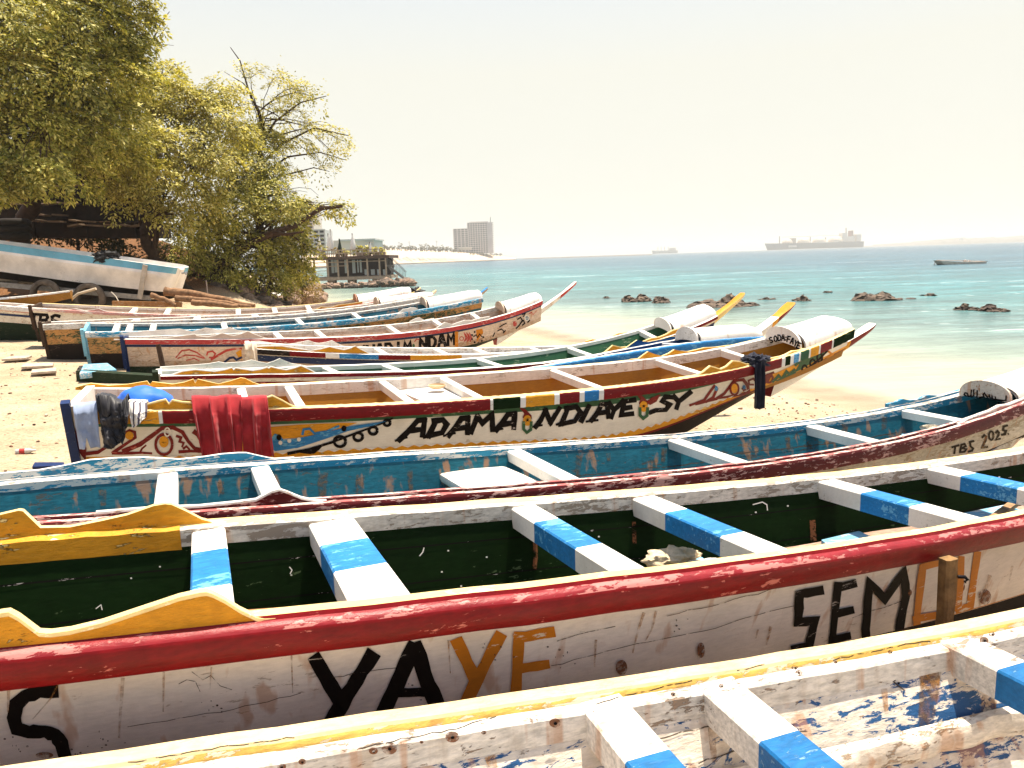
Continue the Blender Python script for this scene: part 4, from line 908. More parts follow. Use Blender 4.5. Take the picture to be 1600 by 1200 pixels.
r8 = make_boat(B8, 'pirogue', 'boat with red and blue bands and flower motifs on its tall bow, lettered KHADIM NDAM', group=GB,
    bands=[(.14, pFRED),(.28,pNAVY),(.80,paint('pale plank side', (.70,.56,.46), amt=.12, rust=.15, dirt=.5, chip=(.45,.3,.22,1), seed=43)),(1,pBEIGE)], bottom=pDGREENB, inner=pBEIGE, floor=pBEIGE,
    rail_n=([(.04,-.10,0),(.046,-.02,0),(.04,.0,1),(.02,.012,1),(-.04,.012,1),(-.05,.002,2),(-.054,-.11,2),(-.036,-.11,2),(0,-.1,2)], [pFRED, pWHITEC, pWHITE]), rail_f=NR(pWHITE, pWHITEC, pWHITEW, inner=.14),
    thwarts=[B8.t_of_u(u) for u in (430,494,606,678,737)]+[.1,.2], thw_mats=[pWHITE], thw_split=[(1,0)], thw_w=.13, thw_h=.09, transom=pNAVY, post=pNAVY,
    tb=B8.t_of_u(777), cover=pDECK, cover_h=.30, bulk=pBEIGE, prow=(899,441), prow_mats=[(.80, pWHITE, pWHITEC), (1.01, pFRED, pWHITE)],
    waves=[(-1, [(178,531),(209,528),(230,528),(255,527.5),(275,525.5),(305,521.5),(307,524),(324,526),(335,524),(347,520),(355,522),(366,524),(377,521),(387,517),(396,521),(412,527),(425,530)], pPINK if False else paint('pale pink wave board', (.66,.50,.42), amt=.12, dirt=.3, seed=44), pWHITEC),
           (1, [(190,521),(225,517),(260,515),(281,513.5),(299,518),(311,515),(321,512),(330,513.5),(342,515),(352,513),(360,511.5),(372,516),(400,518),(440,519)], pWHITEC, pWHITEC),
           (-1, [(680,513.5),(688,508),(695,503),(701,505),(707,506.5),(717,503),(726,500),(738,500),(752,496),(765,494)], pWHITE, pWHITEC),
           (1, [(640,502),(650,497),(656,496),(663,500),(678,497)], pWHITEC, pWHITEC)])
k = Decal(B8)
k.word('KHADIM', (556,551), (643,541), 17, 16, 4.6, BK, .12); k.word('NDAM', (653,538), (711,529), 17, 17, 4.8, BK, .12)
z4 = zz(560, 430, 6.667); zb = zz(720, 430, 6.667); z2 = zz(200, 440, 6.667)
k.stroke(z4((585,690),(605,665),(630,670)), 1.6, pFRED, 3); k.oval(z4((575,735))[0], 2, 3, pMGREEN)
k.stroke(z4((1022,598),(1022,735)), 5, pORANGE, 8)
for a in range(5): k.stroke(z4((1100+a*14,600+(a % 2)*14),(1120+a*14,650),(1100+a*16,690-(a % 2)*10)), 1.6, pFRED, 3)
k.ring(z4((1075,660))[0], 3, 3, 1.3, pFRED); 
for a in range(9): k.oval(z4((1240+60*math.cos(a*.7), 645+62*math.sin(a*.7)))[0], 1.5, 1.7, BK, n=8)
k.fill(z4((1225,570),(1290,555),(1300,600),(1235,690)), pORANGE)
k.stroke(z4((1200,640),(1225,620),(1240,650),(1262,612),(1285,640)), 1.6, BK, 3, lay=1)
for p in ([(1400,640),(1420,600)],[(1450,580),(1490,560),(1520,590)],[(1470,540),(1500,520),(1540,500)],[(1510,600),(1530,575)]): k.stroke(z4(*p), 1.6, BK, 3)
k.oval(zb((562,505))[0], 3.2, 4.4, pFRED); k.ring(zb((688,445))[0], 3.2, 4.4, 1.2, pWHITEC, lay=1); k.oval(zb((688,445))[0], 3, 4.2, pTEALB)
for p in ([(590,460),(620,440),(640,470),(610,520),(575,555)],[(620,500),(650,470),(665,500),(640,520)],[(640,410),(670,400),(650,430)],[(695,490),(715,470)]): k.stroke(zb(*p), 2.0, BK, 3, lay=1)
k.stroke(zb((715,400),(735,385),(750,410),(790,370)), 1.5, pFRED, 3)
for p, w in (([(500,790),(560,720),(640,710),(720,740),(800,800)], 2.2), ([(520,800),(600,765),(700,770),(790,800)], 2.0), ([(610,820),(690,800),(740,825)], 1.6), ([(160,840),(260,810),(350,780)], 1.8), ([(820,770),(830,735),(880,725),(910,750),(890,790),(850,790)], 2.6), ([(870,810),(920,780),(950,760),(1020,720),(1110,700),(1180,700)], 3.6), ([(40,730),(120,720),(150,760),(60,800),(120,830)], 1.8)):
    k.stroke(z2(*p), w, pFRED if w != 1.8 else pBEIGE, 4)
k.fill(z2((1120,740),(1180,705),(1190,820),(1150,790)), pYEL); k.stroke(z2((1010,835),(1060,795),(1100,790),(1130,815),(1180,790)), 3.4, pNAVY, 3, lay=1)
k.build('painted_ornament', r8)

B9 = Boat((-9.5,17.3), 22, 9.4, .60, near=[(93,520),(200,518),(290,516),(380,513),(485,505),(560,497),(620,490),(725,472)], far=[(200,505.5),(350,503),(440,499),(545,490),(620,480),(659,471)])
r9 = make_boat(B9, 'pirogue', 'boat with blue rim and rust stained ochre side, its prow tipped with blue', group=GB,
    bands=[(.20, pTEALB),(1,pRUSTY)], bottom=pTARSHADE, inner=pTEAL, floor=pTEAL, rail_n=NR(pTEALB, pWHITE, pWHITEW, outer=.11), rail_f=NR(pBLUE, pWHITE, pWHITEW, inner=.11),
    thwarts=[B9.t_of_u(u) for u in (204,240,349,464,552)]+[.06], thw_mats=[pWHITE], thw_split=[(1,0)], thw_w=.13, transom=pLBLUE, post=pLBLUE,
    tb=B9.t_of_u(659), cover=pDECK, cover_h=.30, bulk=pBEIGE, prow=(761,450), prow_mats=[(.4, pPINK, pWHITE),(1.01, pBEIGE, pBLUE)],
    waves=[(-1, [(612,492),(622,489),(630,482.5),(636,482),(642,480),(649,480.5),(656,485)], pWHITEC, pWHITEC)])
B12 = Boat((-11.3,18.8), 21, 9.7, .62, near=[(60,508),(290,499),(380,496),(476,491),(530,485),(590,475)])
r12 = make_boat(B12, 'pirogue', 'scuffed boat with dark post at its stern, wedged behind the blue rimmed boat', group=GB,
    bands=[(1,pRUSTY)], bottom=pTARSHADE, inner=pBEIGE, floor=pBEIGE, rail_n=NR(pWHITEW, pWHITEC, pWHITE), rail_f=NR(pWHITE, pWHITEC, pWHITEW), thwarts=[.2,.35,.5,.65], thw_mats=[pWHITE], thw_split=[(1,0)],
    transom=pDWOOD, post=pDWOOD, tb=B12.t_of_u(587,1) or .78, cover=pDECK, cover_h=.28, bulk=pBEIGE, prow=(681,454), prow_mats=[(1.01, pWHITE, pYELP)])
B11 = Boat((-13,21.3), 19, 10.4, .72, near=[(40,480.5),(200,489.5),(300,491.5),(440,491),(470,488),(530,479),(590,470)], far=[(105,476),(200,479),(440,480),(476,476),(555,467)], hs=.55)
r11 = make_boat(B11, 'pirogue', 'white boat with pink scalloped rim and rust spots, lettered TBS at its stern', group=GB,
    bands=[(.22,pPINK),(.32,pWHITE),(1,pWHITE)], bottom=pDGREENB, inner=pBEIGE, floor=pBEIGE, rail_n=NR(pPINK, pWHITEC, pWHITE, outer=.08), rail_f=NR(pWHITE, pYELP, pWHITE, inner=.14),
    thwarts=[B11.t_of_u(u) for u in (212,264,372,428,480)], thw_mats=[pWHITE], thw_split=[(1,0)], thw_w=.14, transom=pDWOOD, post=pDWOOD,
    tb=B11.t_of_u(555), cover=pDECK, cover_h=.34, bulk=plain('red brown board', (.30,.12,.06)), prow=(657,450), prow_mats=[(1.01, pWHITE, pYELP)],
    waves=[(-1, [(60,482),(90,485),(105,484),(118,481.5),(132,485),(145,483.5),(154,481.5),(162,485),(175,488)], pPINK, pWHITEC), (-1, [(488,487),(494,483),(502,479),(515,481),(530,476),(548,474),(566,471)], pORANGE, pYELP)])
k = Decal(B11)
k.word('TBS', (44,500), (94,502), 19, 19, 5.0, BK, .05, gap=.2)
k.word('0 2', (208,505), (262,508), 10, 10, 2.6, BK)
k.build('lettering', r11)
B13 = Boat((-16.2,22.6), 16, 4.2, .62, near=[(0,477),(32,480)], H1=.8)
r13 = make_boat(B13, 'pirogue', 'boat cut by the left edge with yellow, pink, navy and white stripes and green bottom', group=GB,
    bands=[(.22,pYELP),(.34,pPINK),(.46,pWHITE),(.6,pNAVY),(1,pWHITE)], bottom=pDGREENB, inner=pBEIGE, floor=pBEIGE, rail_n=NR(pWHITE, pWHITEC, pWHITE), rail_f=NR(pWHITE, pWHITEC, pWHITE), thwarts=[.2,.4,.6], thw_mats=[pWHITE], thw_split=[(1,0)], transom=pWHITE)
# ------------------------------------------------------------------ loose things in and around the boats
def on_z(u, v, z):
    d = ray(u, v); k = (z-HC)/d[2]; return CAM+k*d
def fabric(name, col, var=.35, scale=5, rough=.85):
    if name in _pc: return _pc[name]
    t = NT(name); v = t.coord(); n = t.noise(v, scale, 4); f = t.noise(v, 160, 2)
    c = t.mix(1.0, tuple(col)[:3]+(1,), t.ramp(n, [(.3, 1-var), (.7, 1.15)]), 'MULTIPLY')
    t.base(c); t.p.inputs['Roughness'].default_value = rough; t.p.inputs['Specular IOR Level'].default_value = .15
    t.p.inputs['Sheen Weight'].default_value = .15
    t.bump(f, .25, .003); _pc[name] = t.mat; return t.mat
def drape(bt, t0, t1, out, name, label, cat, mat, inn=.14, amp=.035, freq=9, shrink=.1, seed=0., notch=None, crinkle=.0, n=48, lift=.03, group=None):
    """cloth folded over the near gunwale: from inside the boat, over the rail, hanging down outside"""
    tc = (t0+t1)/2; m = MB(); rows = []
    path = [(-.13,-inn),(-.125,-.06),(-.11,lift*.6),(-.06,lift+.01),(.0,lift+.012),(.06,lift),(.088,-.01)]
    K = 26
    for i in range(n+1):
        f = i/n; t = t0+(t1-t0)*f; r = []
        L = out(f)
        for j in range(len(path)+K):
            if j < len(path): dl, dz = path[j]; dep = max(0, j-3)/len(path)*.5
            else:
                q = (j-len(path)+1)/K; dl = .092+.012*q; dz = -.01-(L-.01)*q; dep = .5+.5*q
                if notch: dep *= 1
            ph = f*freq*2*math.pi/3+seed+.5*math.sin(dz*5+seed)
            fold = amp*dep*(.55*math.sin(ph+1.5*mnoise.noise(Vector((f*2.2,dz*2.5,seed))))+1.5*mnoise.noise(Vector((f*freq*.75+seed*3, dz*1.6, seed)))+.5*mnoise.noise(Vector((f*freq*2.1, dz*3.5, seed+5))))
            cr = crinkle*mnoise.fractal(Vector((f*3.2*(t1-t0)*bt.L/.4+seed, dz*8, seed)), .9, 2, 4)
            sh = 1-shrink*dep*dep
            tt = tc+(t-tc)*sh+.02*amp*math.cos(ph)
            r.append(bt.P(tt, -(bt.b(tt)+dl+max(-.01, fold+.012*dep)+abs(cr)*.8), bt.rim(tt,-1)+.012+dz+cr*.4))
        rows.append(r)
    m.grid(rows, 0)
    o = m.build(name, mat, None, 180); so_ = o.modifiers.new('thick', 'SOLIDIFY'); so_.thickness = .006; so_.offset = 0
    return tag(o, label, cat, group)
T4 = lambda u, v=640: B4._solve(u, v, -1)[0]
mTOWEL = fabric('red towel cloth', (.36,.022,.028), .35, 7)
drape(B4, T4(301), T4(377), lambda f: .43+.05*f+.03*math.sin(f*6), 'red_towel', 'wide red towel hanging over the ornate boat rim, the larger of two red cloths', 'towel', mTOWEL, amp=.085, freq=8, shrink=.16, seed=1, crinkle=.03, lift=.10)
drape(B4, T4(379), T4(417), lambda f: .46+.03*math.sin(f*5), 'red_towel', 'narrow red towel hanging beside the wider red towel, nearer the bow', 'towel', fabric('red towel cloth', (.36,.022,.028)), amp=.08, freq=5, shrink=-.2, seed=3.4, crinkle=.03, lift=.09)
drape(B4, T4(117), T4(155), lambda f: .34-.02*f-.10*max(0, 1-abs(f-.45)*9), 'blue_shorts', 'light blue shorts drying on the stern rim of the ornate boat', 'shorts', fabric('light blue denim', (.30,.36,.50), .3, 6), amp=.025, freq=3.5, shrink=.12, seed=.6, crinkle=.02, lift=.04)
drape(B4, T4(156), T4(203), lambda f: .34-.22*f**3, 'dark_jacket', 'crumpled dark grey jacket lying over the rim between the shorts and the blue bag', 'jacket', fabric('dark nylon', (.035,.034,.04), .5, 8, .45), amp=.03, freq=2.2, shrink=.2, seed=2.2, crinkle=.13, lift=.10)
def lump(c, r, name, label, cat, mat, seed=0, amp=.18, fr=1.6, sub=4, floor=None, rot=0, group=None, parent=None, oct_=4, mats=None, mfun=None):
    bm = bmesh.new(); bmesh.ops.create_icosphere(bm, subdivisions=sub, radius=1)
    ca, sa = math.cos(rot), math.sin(rot)
    for v in bm.verts:
        d = v.co.normalized(); k = 1+amp*mnoise.fractal(Vector((d.x*fr+seed, d.y*fr, d.z*fr-seed)), .8, 2.1, oct_)
        x, y, z = d.x*r[0]*k, d.y*r[1]*k, d.z*r[2]*k
        if floor is not None: z = max(z, floor)
        v.co = (c[0]+ca*x-sa*y, c[1]+sa*x+ca*y, c[2]+z)
    m = MB(); m.v = [tuple(v.co) for v in bm.verts]; m.f = [[w.index for w in f.verts] for f in bm.faces]
    m.m = [mfun(f.calc_center_median(), f.normal) if mfun else 0 for f in bm.faces]; bm.free()
    o = m.build(name, mats or mat, parent, 60)
    return tag(o, label, cat, group) if cat else o
t_ = T4(222); c_ = B4.P(t_, -.36, B4.rim(t_,-1)+.0)
lump(c_, (.25,.18,.17), 'blue_bag', 'smooth bright blue bag lying inside the ornate boat near its stern', 'bag', fabric('bright blue nylon', (.02,.14,.62), .15, 4, .5), 3, .10, 1.1, rot=B4.th)
def stripes_mat():
    t = NT('striped cotton'); v = t.coord('Object'); w = t.new('ShaderNodeTexWave'); w.inputs['Scale'].default_value = 7; w.inputs['Distortion'].default_value = 3; w.inputs['Detail Scale'].default_value = .6; t.link(v, w.inputs[0])
    t.base(t.ramp(w.outputs['Fac'], [(.72, (.78,.74,.68,1)), (.80, (.06,.05,.08,1))])); t.p.inputs['Roughness'].default_value = .8; return t.mat
drape(B4, T4(203), T4(232), lambda f: .16-.10*f, 'striped_cloth', 'white cloth with dark stripes poking out between jacket and yellow board', 'cloth', stripes_mat(), amp=.03, freq=3, shrink=.2, seed=5, crinkle=.03, lift=.06)
drape(B6, B6._solve(383,545,-1)[0], B6._solve(401,545,-1)[0], lambda f: .36, 'cream_cloth', 'cream cloth hung over the stern corner of the yellow scalloped boat', 'cloth', fabric('cream cotton', (.68,.56,.42), .25, 7), amp=.05, freq=5, shrink=.05, seed=7, crinkle=.04, lift=.08)
# dark scarf knotted on the ornate boat's rim
ts_ = T4(1181, 571); m = MB(); rows = []
for i in range(15):
    f = i/14; r = []
    for j in range(30):
        q = j/29; wd = .075*(1+.10*math.sin(q*5))*(.9+.2*q); x = (f-.5)*2*wd
        fold = .022*math.sin(f*15+q*2)+.01*math.sin(f*31)
        r.append(B4.P(ts_+(x+.01*q)/B4.L, -(B4.b(ts_)+.075+fold), B4.rim(ts_,-1)+.02-.56*q+.01*math.sin(f*9)*(q > .9)))
    rows.append(r)
m.grid(rows); m.grid([[ (p[0], p[1]+.03, p[2]) for p in r] for r in rows], flip=True)
sroot = thing('dark_scarf', B4.P(ts_, -B4.b(ts_), B4.rim(ts_,-1)), 'long black scarf knotted on the bow rim of the ornate boat, hanging to the sand', 'scarf', B4.th)
mSC = fabric('black blue cotton', (.016,.018,.034), .5, 9)
m.build('hanging_end', mSC, sroot, 180)
p_ = B4.P(ts_+.002, -B4.b(ts_)+.03, B4.rim(ts_,-1)+.03)
lump(p_, (.17,.10,.085), 'knot', None, None, mSC, 1.3, .55, 2.6, 4, rot=B4.th, parent=sroot)
# things lying in the boats
def slab(pts4, th, name, label, cat, mat, z=None, bev=.02, parent=None):
    """pts4: top corners in world, extruded down by th and bevelled"""
    bm = bmesh.new(); top = [bm.verts.new(p) for p in pts4]; bot = [bm.verts.new((p[0], p[1], p[2]-th)) for p in pts4]
    bm.faces.new(top); bm.faces.new(bot[::-1])
    for i in range(4): bm.faces.new([top[i], bot[i], bot[(i+1) % 4], top[(i+1) % 4]])
    bmesh.ops.recalc_face_normals(bm, faces=bm.faces)
    bmesh.ops.bevel(bm, geom=list(bm.edges), offset=bev, segments=2, affect='EDGES', profile=.6)
    m = MB(); bm.verts.index_update(); m.v = [tuple(v.co) for v in bm.verts]; m.f = [[w.index for w in f.verts] for f in bm.faces]; m.m = [0]*len(m.f); bm.free()
    o = m.build(name, mat, parent, 40)
    return tag(o, label, cat) if cat else o
def in_boat(bt, t0, t1, l0, l1, dz, skew=0): return [bt.P(t0, l0, bt.rim(t0)+dz), bt.P(t1, l0, bt.rim(t1)+dz), bt.P(t1+skew, l1, bt.rim(t1)+dz), bt.P(t0+skew, l1, bt.rim(t0)+dz)]
z_ = B3.rim(.42)-.16
q4 = [on_z(742,774,z_), on_z(882,766,z_), on_z(788,727,z_), on_z(678,735,z_)]
slab(q4, .07, 'white_board', 'thick white board with rounded corners lying across the teal boat', 'board', paint('white board', (.80,.75,.66), amt=.05, dirt=.3, rust=.05, chip=(.4,.34,.26,1), seed=50), bev=.03)
z_ = B4.rim(.40)-.10
slab([on_z(660,626,z_), on_z(742,621,z_), on_z(688,600,z_), on_z(612,606,z_)], .05, 'white_board', 'flat thin white board lying between thwarts of the ornate boat', 'panel', pWHITEC)
m = MB(); c0 = on_z(683,608,z_+.03); rows = []
for i in range(7):
    a = i/6*math.pi/2; rows.append([(c0[0]+.10*math.cos(p)*math.sin(a+.05), c0[1]+.10*math.sin(p)*math.sin(a+.05), c0[2]+.05*(1-math.cos(a))) for p in np.linspace(0, 2*math.pi, 24, endpoint=False)])
rows += [[(x*.93+c0[0]*.07, y*.93+c0[1]*.07, z+.002) for x, y, z in r] for r in rows[::-1]]
m.grid(rows, closed=True); tag(m.build('bowl', plain('calabash', (.66,.48,.28), .6), None, 60), 'small pale bowl standing on the flat thin white board', 'bowl')
zb_ = lambda u: B2.rim(B2.t_of_u(u,1) or .6)
z_ = zb_(1050)-.30
slab([on_z(1022,893,z_), on_z(1110,886,z_), on_z(1098,868,z_), on_z(1016,872,z_)], .10, 'blue_crate', 'scuffed blue crate under the sacking bundle in the green inside boat', 'crate', pLBLUE)
lump(tuple(on_z(1050,874,z_+.04)), (.15,.085,.06), 'sacking_bundle', 'cream sacking bundle lying on the blue crate', 'bundle', plain('cream sacking', (.66,.52,.34), .9, .35, 30, .6), 2, .35, 2.4, rot=.15)
lump(tuple(on_z(1105,884,z_+.02)), (.14,.05,.035), 'white_rag', 'white rag lying beside the sacking bundle', 'rag', plain('white rag', (.72,.66,.58), .9, .3, 20, .5), 4, .4, 2.6, rot=.2)
z_ = zb_(1300)-.28
slab([on_z(1312,866,z_), on_z(1392,852,z_), on_z(1342,829,z_), on_z(1283,843,z_)], .05, 'blue_board', 'pale blue board lying on the floor between thwarts of the green inside boat', 'board', pLBLUE, bev=.006)
z_ = zb_(1500)-.26
slab([on_z(1520,826,z_), on_z(1625,806,z_), on_z(1570,788,z_), on_z(1500,802,z_)], .05, 'blue_board', 'pale blue board under a brown batten near the right edge', 'board', pLBLUE, bev=.006)
m = MB(); m.beam(on_z(1532,826,z_+.06), on_z(1588,784,z_+.05), .05, .03); tag(m.build('batten', pWOOD), 'brown wooden batten lying on the pale blue board', 'batten')
z_ = zb_(400)-.40
m = MB(); a = B2.P(B2.t_of_u(470,1)-.03, -.02, z_); 
m.beam(on_z(380,966,zb_(500)-.30), on_z(522,956,zb_(500)-.30), .12, .025); tag(m.build('plank', plain('brown plank', (.36,.17,.07), .7, .4, 12, .4)), 'short brown plank showing just above the near yellow rim', 'plank')
# ropes in the teal boat
def rope_coil(c, r, name, label, mat, turns=4, rad=.013, seed=0):
    rnd = random.Random(seed); pts = []
    for i in range(turns*16):
        a = i/16*2*math.pi; k = 1+.25*math.sin(a*.37+seed)+rnd.uniform(-.06,.06)
        pts.append((c[0]+r*k*math.cos(a)+.02*math.sin(a*.7), c[1]+r*.7*k*math.sin(a), c[2]+.012*(i/16)+rnd.uniform(0,.012)))
    m = MB(); m.tube(pts, rad, 6); return tag(m.build(name, mat, None, 60), label, 'rope')
mROPE = plain('pale rope', (.66,.58,.46), .9, .3, 60, .5)
z_ = B3.rim(.80)-.20
rope_coil(on_z(1468,676,z_), .16, 'rope', 'loose pale rope lying in the bow of the teal boat', mROPE)
slab([on_z(1418,690,z_-.03), on_z(1462,681,z_-.03), on_z(1440,670,z_-.03), on_z(1408,678,z_-.03)], .04, 'blue_board', 'pale blue board beside the rope in the teal boat', 'board', pLBLUE, bev=.006)
# stake against the white boat
r_ = B2._solve(1482, 872, -1, .10); tk = r_[0]
st = thing('wooden_stake', B2.P(tk, -(B2.b(tk)+.10), B2._gr(tk)), 'weathered brown stake standing against the white side, covering a letter', 'stake', B2.th)
m = MB(); zt = r_[1]; zg = float(ground(*B2.plan(tk, -(B2.b(tk)+.1)))); rows = []
for i in range(13):
    f = i/12; w = .036+.004*math.sin(i*1.3); x = .006*math.sin(i*.9); z = zt+(zg-.15-zt)*f
    rows.append([B2.P(tk+(x+a)/B2.L, -(B2.b(tk)+.10+b_), z) for a, b_ in ((-w,-.025),(w,-.025),(w+.003,.02),(w-.01,.03),(-w+.01,.03),(-w-.003,.02))])
m.grid(rows, closed=True); m.f.append(list(range(6))); m.m.append(0); m.build('post', plain('weathered stake wood', (.27,.15,.055), .8, .5, 18, .6), st, 30, recalc=True)
m = MB(); c0 = B2.P(tk+.03/B2.L, -(B2.b(tk)+.135), zt-.09)
m.tube([c0, (c0[0]+.03, c0[1]-.005, c0[2]), (c0[0]+.045, c0[1]-.005, c0[2]-.015), (c0[0]+.03, c0[1]-.008, c0[2]-.025)], .009, 8); m.build('iron_hook', plain('dark iron', (.02,.018,.02), .5, .3, 30, .2, .8), st, 60)
# stake in the sand by the KHADIM boat
m = MB(); m.tube([at(259,598,12.6), at(254,570,12.6), at(247,538,12.6)], [.05,.045,.04], 8); tag(m.build('mooring_stake', pDWOOD, None, 60), 'thin dark stake leaning in the sand before the red and blue banded stern', 'stake')
# boards on the sand
def gz(u, v, lift=0):
    d = ray(u, v)
    k = 1.0
    for k in np.linspace(1, 60, 6000):
        p = CAM+k*d
        if p[2] < float(ground(p[0], p[1]))+lift: return p
    return CAM+20*d
def sandslab(pts, th, lift, *a, **k): return slab([tuple(gz(u, v, lift)) for u, v in pts], th, *a, **k)
sandslab([(124,583),(182,577),(168,567),(131,569)], .12, .22, 'blue_board', 'light blue board on a dark skid beside the red and blue banded stern', 'board', pLBLUE, bev=.01)
m = MB(); m.beam(gz(126,586,.12), tuple(np.array(gz(255,594,.12))), .25, .2); tag(m.build('skid', pDGREENB), 'dark green skid under the light blue board', 'skid')
for pts, lb in ((((33,573),(82,571),(84,566),(36,568)), 'pale plank on the sand below the dark stern post, upper one'), (((48,582),(88,579),(88,574),(50,577)), 'pale plank on the sand below the dark stern post, lower one'), (((2,561),(40,559),(50,555),(12,557)), 'pale plank lying in front of the green bottomed boat at the left edge')):
    sandslab(pts, .05, .10, 'plank', lb, 'plank', plain('grey plank', (.50,.40,.30), .8, .4, 10, .4), bev=.006)
sandslab([(50,729),(100,727),(100,722),(54,722)], .03, .05, 'blue_plank', 'slim blue plank on the sand beside the stern of the ornate boat', 'plank', pNAVY, bev=.006)
bt_ = gz(36,710); bo = thing('bottle', bt_, 'small clear bottle with red label lying on the sand at left', 'bottle', .3)
m = MB(); ax = Vector((1,.25,0)).normalized(); b0 = Vector(bt_)+Vector((-.09,0,.035))
m.tube([b0, b0+ax*.01, b0+ax*.15, b0+ax*.19, b0+ax*.23], [.02,.035,.035,.015,.014], 14); m.build('bottle_body', plain('hazy plastic', (.55,.52,.48), .25), bo, 50)
m = MB(); m.tube([b0+ax*.05, b0+ax*.11], .0362, 14); m.build('bottle_label', pFRED, bo, 60)
# pebbles and scraps: nobody could count them
def scatter():
    m = MB(); rnd = random.Random(3)
    bm = bmesh.new(); bmesh.ops.create_icosphere(bm, subdivisions=1, radius=1); tv = [v.co.copy() for v in bm.verts]; tf = [[w.index for w in f.verts] for f in bm.faces]; bm.free()
    for i in range(2600):
        if i < 900: x, y = rnd.uniform(-14,-3), rnd.uniform(6.5,21)
        elif i < 1900: x, y = rnd.uniform(1.5,9), rnd.uniform(9,18)
        else: x, y = rnd.uniform(-12,6), rnd.uniform(4,26)
        d = inland(x, y)
        if d < .4: continue
        r = rnd.uniform(.008,.028)*(1+.8*(rnd.random() < .06)); z = float(ground(x,y)); a = rnd.random()*6.3; sx, sy, sz = r*rnd.uniform(.7,1.8), r*rnd.uniform(.6,1.3), r*rnd.uniform(.35,.8)
        m.add([(x+(p.x*sx*math.cos(a)-p.y*sy*math.sin(a)), y+(p.x*sx*math.sin(a)+p.y*sy*math.cos(a)), z+sz*.3+p.z*sz) for p in tv], tf, rnd.choice((0,0,0,1,1,2)))
    tag(m.build('beach_pebbles', [plain('pale pebble', (.46,.36,.27), .9), plain('brown pebble', (.16,.085,.05), .9), plain('dark scrap', (.045,.03,.022), .9)], None, 60), kind='stuff')
scatter()
